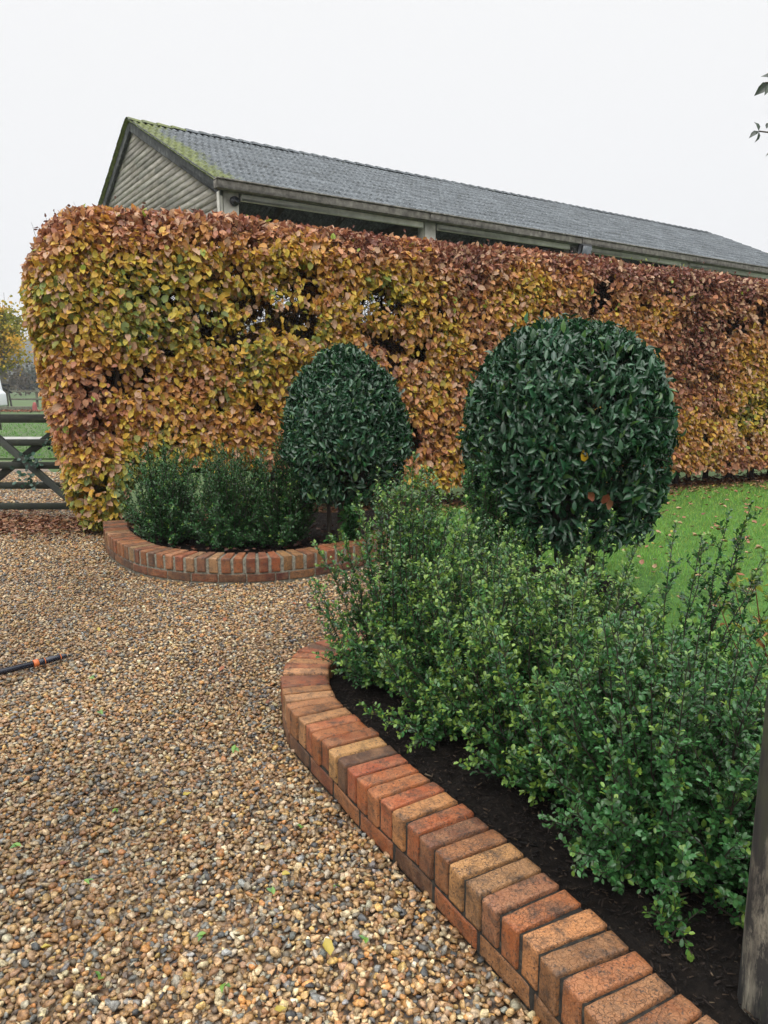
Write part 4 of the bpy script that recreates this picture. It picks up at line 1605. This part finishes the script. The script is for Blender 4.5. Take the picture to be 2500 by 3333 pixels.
def barn():
    root = thing('open_barn', 'open-sided barn with a mossy grey roof behind the copper hedge', 'barn', (float(BC[0]), float(BC[1]), 0))
    half = BW / 2
    sl = math.hypot(half, RIDGE - EAVE)
    # corrugated slopes with lapped courses
    for side in (0, 1):
        npl = 8
        ncol = int(BL / .146 * 6)
        a = np.linspace(-.12, BL, ncol)
        rows, hs, sv = [], [], []
        ncourse = 13
        for c in range(ncourse):
            s0, s1 = c / ncourse, (c + 1) / ncourse
            for s, lift in ((s0, .018), (s0 + .006, .021), ((s0 + s1) / 2, .012), (s1 - .0001, .002)):
                rows.append(s)
                hs.append(lift)
        rows, hs = np.array(rows), np.array(hs)
        Agrid, S = np.meshgrid(a, rows, indexing='ij')
        Hh = np.broadcast_to(hs, S.shape)
        corr = .032 * np.sin(Agrid / .146 * 2 * math.pi)
        wob = .014 * (vnoise(np.stack([Agrid.ravel() * .7, S.ravel() * 9, np.zeros(S.size)], 1), 1.3, 31).reshape(S.shape) - .5)
        sag = -.05 * np.sin(np.mod(Agrid, 4.55) / 4.55 * math.pi) * (1 - np.abs(S - .5)) * .6
        drop_ = -.10 * (1 - S) * 0
        g = -.16 + (half + .16) * S
        z = EAVE - .16 * (RIDGE - EAVE) / half + (RIDGE - EAVE) * (1 + .16 / half) * S + corr + Hh + wob + sag + drop_
        if side:
            g = BW - g
        V = bw(Agrid.ravel(), g.ravel(), z.ravel())
        moss = np.clip(.62 - Agrid * .60, 0, .62) + np.clip((S - .86) * 1.6, 0, .16) + np.clip((.05 - S) * 3, 0, .12) + .02
        # patches
        moss = moss + .26 * (fbm(np.stack([Agrid.ravel(), S.ravel() * 5, np.zeros(S.size)], 1), .7, 71).reshape(S.shape) - .5)
        nr = len(rows)
        i, j = np.meshgrid(np.arange(ncol - 1), np.arange(nr - 1), indexing='ij')
        i, j = i.ravel(), j.ravel()
        F = np.stack([i * nr + j, (i + 1) * nr + j, (i + 1) * nr + j + 1, i * nr + j + 1], 1)
        if side:
            F = F[:, ::-1]
        into(mesh_np('roof', V, [F], M_roof, np.repeat(moss.reshape(-1, 1), 3, 1), None, True), root)
    # ridge capping: scalloped pieces
    mb = MB()
    nr_ = int(BL / .33)
    for k in range(nr_):
        a0, a1 = k * .33 - .1, k * .33 + .25
        ang = np.linspace(-1.15, 1.15, 7)
        v = []
        for a_, rr in ((a0, .155), (a0 + .04, .165), (a1, .14)):
            v.append(bw(np.full(7, a_), half + np.sin(ang) * rr * 1.25, RIDGE - .10 + np.cos(ang) * rr))
        v = np.concatenate(v)
        f = [[q * 7 + w, q * 7 + w + 1, (q + 1) * 7 + w + 1, (q + 1) * 7 + w] for q in range(2) for w in range(6)]
        mb.add(v, [f], (.50 if k < 4 else .12 + .10 * random.random(),) * 3)
    into(mb.build('ridge_capping', M_roof, None, True), root)
    # gable cladding: lapped weatherboards on the near gable (and far one)
    for a_g, sgn in ((.06, -1), (BL - .25, 1)):
        mb = MB()
        z = EAVE - .50
        bh = .127
        while z < RIDGE - .12:
            z1 = min(z + bh, RIDGE - .12)
            zz = max(z, EAVE - .05)
            hw0 = half * (RIDGE - .10 - max(z, EAVE)) / (RIDGE - EAVE) if z > EAVE else half - .02
            hw1 = half * (RIDGE - .10 - max(z1, EAVE)) / (RIDGE - EAVE) if z1 > EAVE else half - .02
            hw0, hw1 = max(hw0, .02), max(hw1, .01)
            # boards come in lengths
            cuts = [-hw0]
            x = -hw0 + random.uniform(1.2, 3.0)
            while x < hw0 - .5:
                cuts.append(x)
                x += random.uniform(2.2, 3.6)
            cuts.append(hw0)
            for q in range(len(cuts) - 1):
                l0, l1 = cuts[q] + .003, cuts[q + 1] - .003
                t0, t1 = (l0 if q else -hw1), (l1 if q < len(cuts) - 2 else hw1)
                if q and abs(l0) > hw1:
                    t0 = np.clip(l0, -hw1, hw1)
                if q < len(cuts) - 2 and abs(l1) > hw1:
                    t1 = np.clip(l1, -hw1, hw1)
                out0, out1 = a_g + sgn * .028, a_g + sgn * .014      # feather edge: proud at the foot
                v = bw(np.array([out0, out0, out1, out1, a_g, a_g, a_g, a_g]), half + np.array([l0, l1, t1, t0, l0, l1, t1, t0]), np.array([z - .018, z - .018, z1 + .004, z1 + .004] * 2))
                sh = random.uniform(.72, 1.12)
                mb.add(v, [[[0, 1, 2, 3], [7, 6, 5, 4], [0, 4, 5, 1], [1, 5, 6, 2], [2, 6, 7, 3], [3, 7, 4, 0]]], (sh, sh, sh * .97))
            z = z1 if z1 > z else RIDGE
        into(mb.build('gable_cladding', M_board), root)
        for s in (0, 1):
            mb = MB()
            g0, g1 = (-.20, half) if s == 0 else (BW + .20, half)
            rise = (RIDGE - EAVE) / half
            p0 = bw(np.array(a_g + sgn * .075), np.array(g0), np.array(EAVE - .20 * rise - .10))
            p1 = bw(np.array(a_g + sgn * .075), np.array(g1), np.array(RIDGE - .10))
            mb.bar(p0, p1, .05, .22, bevel=.006)
            into(mb.build('barge_board', M_barge), root)
    # corner trim and posts
    for k in range(6):
        a_ = .16 + k * (BL - .55) / 5 if k else .16
        for g_, nm in ((-.02, 'post'), (BW + .02, 'post')):
            mb = MB()
            p = bw(np.array(a_), np.array(g_), np.array(0.))
            mb.box((p[0], p[1], EAVE / 2 - .06), (.30, .24, EAVE - .12), np.array([[BD[0], BG[0], 0], [BD[1], BG[1], 0], [0, 0, 1]]), bevel=.012)
            o = into(mb.build(nm, M_concrete), root)
            if k == 0 and g_ < 1:
                m2 = MB()
                q = bw(np.array(a_ + .06), np.array(-.14), np.array(EAVE - .34))
                ax = np.array([-BG[0], -BG[1], 0])
                m2.tube([q, q + ax * .05], [.085, .08], 20)
                m2.tube([q + ax * .05, q + ax * .075], [.035, .03], 6)
                cap = m2.build('round_cap', M_black)
                cap.parent = o
        # truss across
        mb = MB()
        mb.bar(bw(np.array(a_), np.array(.1), np.array(EAVE - .16)), bw(np.array(a_), np.array(BW - .1), np.array(EAVE - .16)), .10, .22)
        for s in (0, 1):
            g0 = .05 if s == 0 else BW - .05
            mb.bar(bw(np.array(a_), np.array(g0), np.array(EAVE - .10)), bw(np.array(a_), np.array(half), np.array(RIDGE - .16)), .10, .18)
            gm = half * .5 if s == 0 else BW - half * .5
            mb.bar(bw(np.array(a_ + .05), np.array(half), np.array(EAVE - .10)), bw(np.array(a_ + .05), np.array(gm), np.array((EAVE + RIDGE) / 2 - .16)), .08, .12)
        into(mb.build('truss', M_dark_timber), root)
    mb = MB()
    p = bw(np.array(-.03), np.array(-.10), np.array(EAVE - .50))
    mb.box((p[0], p[1], EAVE - .38), (.06, .12, .36), np.array([[BD[0], BG[0], 0], [BD[1], BG[1], 0], [0, 0, 1]]), bevel=.006)
    into(mb.build('corner_trim', M_beam), root)
    # eaves: boxed gutter fascia, slightly jointed; pale wall-plate rail below
    for g_, sg in ((-.23, -1), (BW + .23, 1)):
        mb = MB()
        a0 = -.16
        while a0 < BL:
            a1 = min(a0 + 4.55, BL)
            zc = EAVE - .125
            mb.bar(bw(np.array(a0 + .004), np.array(g_), np.array(zc)), bw(np.array(a1 - .004), np.array(g_), np.array(zc)), .16, .145, bevel=.012)
            mb.bar(bw(np.array(a0 + .004), np.array(g_ + sg * .015), np.array(zc + .088)), bw(np.array(a1 - .004), np.array(g_ + sg * .015), np.array(zc + .088)), .17, .03, bevel=.008)
            a0 = a1
        into(mb.build('gutter', M_fascia), root)
        mb = MB()
        for k in range(5):
            s0 = .16 + k * (BL - .55) / 5 + .19
            s1 = .16 + (k + 1) * (BL - .55) / 5 - .19
            mb.bar(bw(np.array(s0), np.array(g_ - sg * .10), np.array(EAVE - .262)), bw(np.array(s1), np.array(g_ - sg * .10), np.array(EAVE - .262)), .06, .115, bevel=.006)
        into(mb.build('eaves_rail', M_beam), root)
    # purlins
    mb = MB()
    for s in (0, 1):
        for t in (.12, .3, .48, .66, .84):
            g_ = half * t if s == 0 else BW - half * t
            z_ = EAVE + (RIDGE - EAVE) * t - .10
            mb.bar(bw(np.array(.3), np.array(g_), np.array(z_)), bw(np.array(BL - .3), np.array(g_), np.array(z_)), .08, .14)
    into(mb.build('purlins', M_dark_timber), root)
    # floodlight on the third post
    fl = thing('floodlight', 'black floodlight fixed to a barn post under the gutter', 'floodlight', tuple(float(q) for q in bw(np.array(9.05), np.array(-.05), np.array(EAVE - .45))))
    q = bw(np.array(9.05), np.array(-.28), np.array(EAVE - .40))
    rot = np.array([[BD[0], BG[0], 0], [BD[1], BG[1], 0], [0, 0, 1]])
    tilt = np.array([[1, 0, 0], [0, math.cos(.25), -math.sin(.25)], [0, math.sin(.25), math.cos(.25)]])
    mb = MB()
    mb.box(q, (.36, .14, .44), rot @ tilt, bevel=.03)
    for kk in range(5):
        mb.box(q + rot @ tilt @ np.array([-.12 + kk * .06, .085, 0]), (.012, .05, .34), rot @ tilt)
    into(mb.build('housing', M_black), fl)
    mb = MB()
    mb.box(q + rot @ tilt @ np.array([0, -.073, 0]), (.30, .012, .36), rot @ tilt)
    into(mb.build('glass', M_lens), fl)
    mb = MB()
    mb.bar(q + rot @ np.array([-.21, 0, 0]), q + rot @ np.array([-.21, .24, .05]), .02, .05)
    mb.bar(q + rot @ np.array([.21, 0, 0]), q + rot @ np.array([.21, .24, .05]), .02, .05)
    mb.box(q + rot @ np.array([-.27, .12, .06]), (.10, .14, .16), rot, bevel=.01)
    into(mb.build('bracket', M_dark_timber), fl)


barn()


# ------------------------------------------------------------------ gate
def gate():
    Y = 8.38
    x1, x0 = -3.42, -7.1
    root = thing('field_gate', 'dark five-bar timber field gate beside the end of the hedge', 'gate', (x1, Y, 0))
    for zc, h in ((1.135, .095), (.865, .075), (.605, .078), (.375, .075), (.135, .075)):
        mb = MB()
        mb.bar((x0, Y, zc), (x1, Y, zc), .032, h, bevel=.004)
        into(mb.build('rail', M_gate), root)
    mb = MB()
    mb.bar((x1 - .035, Y, .06), (x1 - .035, Y, 1.30), .075, .075, up=(1, 0, 0), bevel=.006)
    into(mb.build('stile', M_gate), root)
    mb = MB()
    mb.bar((x0 + .035, Y, .06), (x0 + .035, Y, 1.22), .075, .075, up=(1, 0, 0), bevel=.006)
    into(mb.build('stile', M_gate), root)
    for (xa, za, xb, zb, dy) in ((x1 - .07, .12, x1 - 1.12, 1.10, -.03), (x1 - .15, 1.10, x1 - 1.45, .12, .03), (x0 + .07, .12, x0 + 1.12, 1.10, -.03), (x0 + .15, 1.1, x0 + 1.45, .12, .03)):
        mb = MB()
        mb.bar((xa, Y + dy, za), (xb, Y + dy, zb), .028, .085, up=(0, 1, 0) if False else (0, 0, 1), bevel=.004)
        into(mb.build('brace', M_gate), root)
    gp = thing('gate_post', 'dark square gate post half hidden by the hedge end', 'post', (x1 + .1, Y, 0))
    mb = MB()
    mb.box((x1 + .1, Y, .66), (.15, .15, 1.36), None, bevel=.012)
    into(mb.build('shaft', M_gate), gp)
    mb = MB()
    mb.box((x1 + .015, Y - .03, 1.0), (.04, .02, .12), None, bevel=.003)
    into(mb.build('latch', M_black), gp)
    # ivy on the braces
    r = np.random.default_rng(81)
    mb = MB()
    n = 130
    ctr = np.array([(-3.98, .66), (-3.72, .84), (-4.05, .50), (-3.62, .92)])[r.integers(0, 4, n)]
    P = np.c_[ctr[:, 0] + r.normal(0, .06, n), np.full(n, Y - .055) + r.normal(0, .012, n), ctr[:, 1] + r.normal(0, .05, n)]
    A = norm(np.c_[r.normal(0, .7, n), r.normal(-.3, .3, n), r.normal(-.3, .6, n)])
    N = norm(np.c_[r.normal(0, .4, n), -np.ones(n), r.normal(.3, .4, n)])
    L = r.uniform(.035, .06, n)
    leaf_mesh(mb, LEAF_BROAD, P, A, N, L, L * .85, np.array([.03, .075, .05]) * r.uniform(.6, 1.8, (n, 1)))
    o = mb.build('ivy', M_shrub)
    tag(o, 'sprig of grey-green ivy climbing the crossed braces of the gate', 'ivy')


gate()


# ------------------------------------------------------------------ beyond the gate
def maple():
    r = np.random.default_rng(91)
    base = np.array([-24.3, 48.0, 0])
    root = thing('maple_tree', 'young yellow maple tied to a stake beyond the gate', 'tree', tuple(base))
    P = [(0, 0, -.05), (.03, 0, 1.2), (.0, .05, 2.4), (.1, 0, 4.0), (.05, 0, 6.2)]
    mb = MB()
    mb.tube(P, [.20, .16, .14, .09, .03], 9)
    bp, br = [], []
    for k in range(38):
        z = r.uniform(2.2, 5.8)
        a = r.uniform(0, 6.283)
        ln = r.uniform(.9, 2.1) * (1.15 - (z - 2) / 6)
        t = np.linspace(0, 1, 5)
        bp.append(np.c_[.05 + np.cos(a) * ln * t + r.normal(0, .05, 5) * t, np.sin(a) * ln * t, z + ln * .7 * t ** 1.2])
        br.append(np.linspace(.045, .010, 5))
    for k in range(14):                                             # bare whips on top
        a = r.uniform(0, 6.283)
        t = np.linspace(0, 1, 5)
        x0 = r.normal(0, .7)
        bp.append(np.c_[x0 + np.cos(a) * .35 * t, np.sin(a) * .35 * t, 5.4 + r.uniform(1.2, 2.3) * t])
        br.append(np.linspace(.022, .008, 5))
    v, f = tubes(np.array(bp), np.array(br), 4)
    mb.add(v, f)
    mb.build('trunk', M_maple_bark, root, True)
    n = 5200
    cl = np.array([b[r.integers(1, 5)] for b in bp[:38] for _ in range(4)])
    ctr = cl[r.integers(0, len(cl), n)]
    Pp = ctr + r.normal(0, .30, (n, 3)) * np.array([1, 1, .9])
    Pp = Pp[(Pp[:, 2] > 1.75)]
    n = len(Pp)
    A = norm(r.normal(0, 1, (n, 3)) - np.array([0, 0, .3]))
    N = norm(r.normal(0, .7, (n, 3)) + np.array([0, -.2, .8]))
    L = r.uniform(.12, .22, n)
    q = np.clip(fbm(Pp, .9, 7) + r.normal(0, .10, n) + np.where(Pp[:, 2] < 2.9, -.10, .02), 0, 1)
    c = np.stack([np.interp(q, [0, .35, .55, .8, 1], [.10, .34, .66, .70, .55][0:5] if k == 0 else ([.16, .32, .43, .38, .24] if k == 1 else [.02, .035, .04, .04, .04])) for k in range(3)], 1)
    mb = MB()
    leaf_mesh(mb, LEAF_BROAD, Pp, A, N, L, L * .9, c)
    mb.build('crown', M_maple, root)
    st = thing('tree_stake', 'dark stake with a black tie beside the maple trunk', 'stake', (-23.75, 47.7, 0))
    mb = MB()
    mb.bar((-23.75, 47.7, -.05), (-23.95, 47.7, 1.55), .09, .09, up=(0, 1, 0), bevel=.01)
    into(mb.build('shaft', M_dark_timber), st)
    mb = MB()
    mb.bar((-24.65, 47.72, 1.62), (-23.8, 47.72, 1.52), .05, .14)
    mb.bar((-24.65, 47.72, 1.60), (-23.72, 47.72, 1.05), .05, .12)
    into(mb.build('tie', M_black), st)


maple()


def far_fence():
    root = thing('paddock_fence', 'weathered post and rail paddock fence behind the maple', 'fence', (-25, 54.5, 0))
    for zc in (1.08, .52):
        mb = MB()
        mb.bar((-60, 54.5, zc), (-14, 54.5, zc), .05, .13, bevel=.01)
        into(mb.build('rail', M_fence), root)
    for x in np.arange(-59.2, -14, 2.42):
        mb = MB()
        mb.bar((x, 54.6, -.05), (x, 54.6, 1.32), .15, .13, up=(0, 1, 0), bevel=.015)
        into(mb.build('post', M_fence), root)


far_fence()
mb = MB()
mb.bar((-27.0, 45.3, .12), (-21.35, 45.3, .12), .3, .27, bevel=.03)
tag(mb.build('timber_sleeper', M_fence), 'grey timber sleeper edging the leaf litter below the maple', 'sleeper')
mb = MB()
mb.tube([(-20.95, 44.8, -.02), (-20.95, 44.8, .05), (-20.95, 44.8, .30), (-20.95, 44.8, .47), (-20.95, 44.8, .52)], [.16, .15, .13, .09, .045], 14)
tag(mb.build('red_marker', M_red, None, True), 'short faded red marker beside the grey sleeper', 'marker')
mb = MB()
mb.tube([(-13.62, 26.3, -.05), (-13.62, 26.3, .6), (-13.62, 26.3, 1.20), (-13.62, 26.3, 1.26)], [.085, .085, .082, .05], 12)
tag(mb.build('verge_post', M_fence, None, True), 'round-topped timber post on the grass beyond the gate', 'post')


def van():
    Y0 = 38.0
    root = thing('white_van', 'white van parked beyond the gate, only its sloping end in view', 'van', (-22, Y0, 0))
    # side profile (x to the right is the end in view), z up
    prof = np.array([(-5.0, .42), (-5.0, 2.0), (-4.8, 2.45), (-.42, 2.50), (-.36, 2.42), (-.18, 1.25), (-.02, 1.10), (.02, .46), (-.1, .40)])
    x_end = -20.12
    n = len(prof)
    v = np.vstack([np.c_[x_end + prof[:, 0], np.full(n, Y0), prof[:, 1]], np.c_[x_end + prof[:, 0], np.full(n, Y0 + 1.95), prof[:, 1]]])
    F = np.array([[i, (i + 1) % n, n + (i + 1) % n, n + i] for i in range(n)])
    caps = np.array([list(range(n))[::-1], list(range(n, 2 * n))])
    me = mesh_np('body', v, [F, caps], M_white)
    into(me, root)
    bv = me.modifiers.new('soft_edges', 'BEVEL')
    bv.width = .06
    bv.segments = 3
    for x in (x_end - .95, x_end - 3.9):
        for y in (Y0 + .05, Y0 + 1.9):
            mb = MB()
            mb.tube([(x, y - .11, .34), (x, y - .09, .34), (x, y + .09, .34), (x, y + .11, .34)], [.30, .34, .34, .30], 20)
            w = into(mb.build('wheel', M_tyre), root)
            mb = MB()
            mb.tube([(x, y - .115, .34), (x, y + .115, .34)], [.2, .2], 16)
            h = mb.build('rim', M_fascia)
            h.parent = w
    mb = MB()
    mb.box((x_end - .16, Y0 - .004, .86), (.10, .02, .26), None, bevel=.008)
    into(mb.build('lamp', M_tail), root)
    mb = MB()
    mb.box((x_end - .95, Y0 - .004, 1.75), (.85, .014, .6), None, bevel=.005)
    into(mb.build('window', M_lens), root)
    mb = MB()
    mb.box((x_end - .55, Y0 - .006, .52), (.9, .02, .10), None, bevel=.008)
    into(mb.build('bumper', M_black), root)


van()


def far_vegetation():
    r = np.random.default_rng(95)
    # bare bush in front of the paddock fence
    root = thing('bare_bush', 'bare grey-brown bush in front of the paddock fence', 'bush', (-22.4, 52.5, 0))
    K = 220
    t = np.linspace(0, 1, 5)
    a = r.uniform(0, 6.283, K)
    ln = r.uniform(.7, 1.9, K)
    sp = r.uniform(.1, 1.1, K)
    P = np.stack([np.cos(a)[:, None] * sp[:, None] * t, np.sin(a)[:, None] * sp[:, None] * t, ln[:, None] * t], -1) + r.normal(0, .05, (K, 5, 3)) * t[None, :, None]
    v, f = tubes(P, np.linspace(.02, .008, 5)[None].repeat(K, 0), 3)
    mesh_np('stems', v, f, M_maple_bark, None, root)
    # hedgerow and wood far off
    mb, tb = MB(), MB()
    for k in range(150):
        y = r.uniform(95, 150)
        x = r.uniform(-95, 40)
        h = r.uniform(3.0, 6.5)
        n = 260
        d = norm(r.normal(size=(n, 3)))
        p = d * (r.random((n, 1)) ** .4) * np.array([h * .55, h * .45, h * .5]) + np.array([x, y, h * .55])
        p = p[p[:, 2] > 0]
        n = len(p)
        A = norm(r.normal(size=(n, 3)))
        N = norm(r.normal(size=(n, 3)) + np.array([0, 0, .6]))
        L = r.uniform(.35, .8, n)
        base = np.array([(.06, .065, .03), (.09, .07, .04), (.045, .06, .03), (.12, .09, .04)])[r.integers(0, 4)]
        leaf_mesh(mb, LEAF_BROAD, p, A, N, L, L * .7, base * r.uniform(.6, 1.4, (n, 1)))
        t5 = np.linspace(0, 1, 3)
        tb.tube(np.c_[np.full(3, x), np.full(3, y), h * .7 * t5], [.16, .12, .06], 5)
    mb2 = MB()
    tag(mb.build('distant_wood', M_maple), 'dull distant hedgerow trees fading into the mist', 'trees', kind='stuff')
    # misty hills
    n = 60
    X = np.linspace(-420, 420, n)
    hh = 20 + 16 * vnoise(np.c_[X, np.zeros(n), np.zeros(n)], .012, 8)
    rows = [(250, 0), (300, .55), (360, 1.0), (470, .5), (560, 0)]
    v = np.concatenate([np.c_[X, np.full(n, y), hh * k - .04] for y, k in rows])
    F = np.array([[j * n + i, j * n + i + 1, (j + 1) * n + i + 1, (j + 1) * n + i] for j in range(len(rows) - 1) for i in range(n - 1)])
    o = mesh_np('hills', v, [F], M_hill, None, None, True)
    tag(o, kind='structure')


far_vegetation()


# ------------------------------------------------------------------ yellow-green azalea and overhanging branch at the right
def azalea():
    r = np.random.default_rng(97)
    c = (1.80, 3.02, .06)
    root = thing('azalea', 'yellow-green azalea with reddish stems at the edge of the lawn', 'shrub', c)
    tips, stP, stR = [], [], []
    O, A, N, L, C = [], [], [], [], []
    up = np.array([0, 0, 1.])
    for k in range(34):
        a = r.uniform(0, 6.283)
        rr = r.uniform(.05, .38)
        tip = np.array([math.cos(a) * rr, math.sin(a) * rr, r.uniform(.32, .68)])
        t = np.linspace(0, 1, 6)[:, None]
        b0 = np.array([tip[0] * .15, tip[1] * .15, -.03])
        ctrl = np.array([tip[0] * .7, tip[1] * .7, tip[2] * .4])
        p = (1 - t) ** 2 * b0 + 2 * t * (1 - t) * ctrl + t ** 2 * tip
        stP.append(p)
        stR.append(np.linspace(.006, .002, 6))
        n = 12
        s = np.r_[r.uniform(.5, 1, 5), np.ones(7)]
        o = np.stack([np.interp(s, t[:, 0], p[:, q]) for q in range(3)], 1)
        d = norm(p[-1] - p[-2])
        al = norm(norm(r.normal(size=(n, 3))) * .9 + d * .55)
        O.append(o); A.append(al); N.append(norm(up + r.normal(0, .4, (n, 3))))
        L.append(r.uniform(.04, .075, n))
        base = np.array([(.34, .38, .06), (.22, .30, .06), (.46, .40, .05), (.16, .24, .07), (.40, .17, .06)])[r.choice(5, n, p=[.34, .26, .2, .14, .06])]
        C.append(base * r.uniform(.7, 1.2, (n, 1)))
    mb = MB()
    O, A, N, L, C = map(np.concatenate, (O, A, N, L, C))
    leaf_mesh(mb, LEAF_LANCE, O, A, N, L, L * .36, C)
    mb.build('foliage', M_azalea, root)
    v, f = tubes(np.array(stP), np.array(stR), 5)
    m = plain('reddish_stem', [(.3, (.14, .05, .025)), (.7, (.26, .10, .05))], 30, .7, .2, .002)
    mesh_np('stems', v, f, m, None, root, True)


azalea()


def overhang():
    r = np.random.default_rng(99)
    base = np.array([1.70, 2.3, 0])
    root = thing('young_tree', 'young tree whose few dark leaves hang into the sky at the top', 'tree', tuple(base))
    mb = MB()
    mb.tube([(0, 0, .0), (.02, .0, .8), (-.01, .03, 1.6), (.03, 0, 2.4), (.05, .0, 3.2)], [.035, .032, .027, .02, .010], 9)
    # pixel-measured ends of the branchlets, kept inside the crown's own space
    tw = [np.array([(.02, 0, 2.2), (-.2, .05, 2.34), (-.39, .10, 2.40), (-.545, .13, 2.405)]),
          np.array([(.02, 0, 2.0), (-.2, .02, 2.17), (-.40, .10, 2.24), (-.552, .13, 2.268)]),
          np.array([(.02, 0, 2.4), (-.15, .05, 2.58), (-.35, .10, 2.66), (-.47, .13, 2.68)]),
          np.array([(.03, 0, 2.5), (.2, .1, 2.8), (.3, .2, 3.0), (.35, .3, 3.2)]),
          np.array([(.03, 0, 2.3), (.25, -.1, 2.6), (.4, -.2, 2.75), (.5, -.3, 2.9)]),
          np.array([(.03, 0, 2.7), (-.05, .2, 3.0), (-.1, .4, 3.2), (-.1, .5, 3.4)])]
    for p in tw:
        mb.tube(p, [.008, .006, .004, .002], 6)
    mb.build('trunk', M_trunk, root, True)
    O, A, N, L = [], [], [], []
    # the leaves seen against the sky
    for o, a, n_, l in (((-.53, .13, 2.405), (-.7, 0, -.55), (.3, -.9, .4), .052), ((-.52, .12, 2.41), (-.62, 0, .25), (-.2, -.8, .6), .042), ((-.525, .12, 2.40), (-.45, -.1, -.55), (-.4, -.9, .3), .040),
                        ((-.552, .13, 2.268), (-.35, 0, .9), (.5, -.8, 0), .032), ((-.552, .13, 2.268), (-.8, 0, -.45), (.3, -.6, .6), .032), ((-.552, .13, 2.268), (-.1, 0, -1), (.6, -.7, 0), .032), ((-.53, .13, 2.275), (.3, .2, .7), (0, -.9, .4), .025),
                        ((-.45, .12, 2.235), (-1, 0, -.32), (.1, -.5, .8), .085), ((-.45, .13, 2.60), (-.6, 0, -.8), (.3, -.8, .4), .05)):
        O.append(o); A.append(a); N.append(n_); L.append(l)
    for p in tw[:]:
        for s in np.linspace(.25, 1.0, 12):
            o = np.array([np.interp(s * 3, range(4), p[:, q]) for q in range(3)])
            if o[0] < -.34:
                continue
            O.append(o); A.append(r.normal(size=3) + np.array([0, 0, -.3])); N.append(r.normal(size=3) + np.array([0, 0, .8])); L.append(r.uniform(.04, .07))
    O, A, N, L = np.array(O, float), np.array(A, float), np.array(N, float), np.array(L)
    mb = MB()
    leaf_mesh(mb, LEAF_LANCE, O, A, N, L, L * np.where(L > .08, .2, .55), np.array([.045, .065, .045]) * r.uniform(.7, 1.3, (len(O), 1)))
    mb.build('crown', M_bay, root)


overhang()


# ------------------------------------------------------------------ haze
def haze():
    m = bpy.data.materials.new('thin_mist')
    m.use_nodes = True
    nt = m.node_tree
    nt.nodes.clear()
    out = nt.nodes.new('ShaderNodeOutputMaterial')
    v = nt.nodes.new('ShaderNodeVolumePrincipled')
    v.inputs['Color'].default_value = (.90, .94, 1.0, 1)
    v.inputs['Density'].default_value = .0008
    nt.links.new(v.outputs[0], out.inputs['Volume'])
    mb = MB()
    mb.box((0, 0, 20.4), (1300, 1300, 43), None)
    o = mb.build('haze', m)
    tag(o, kind='stuff')


haze()
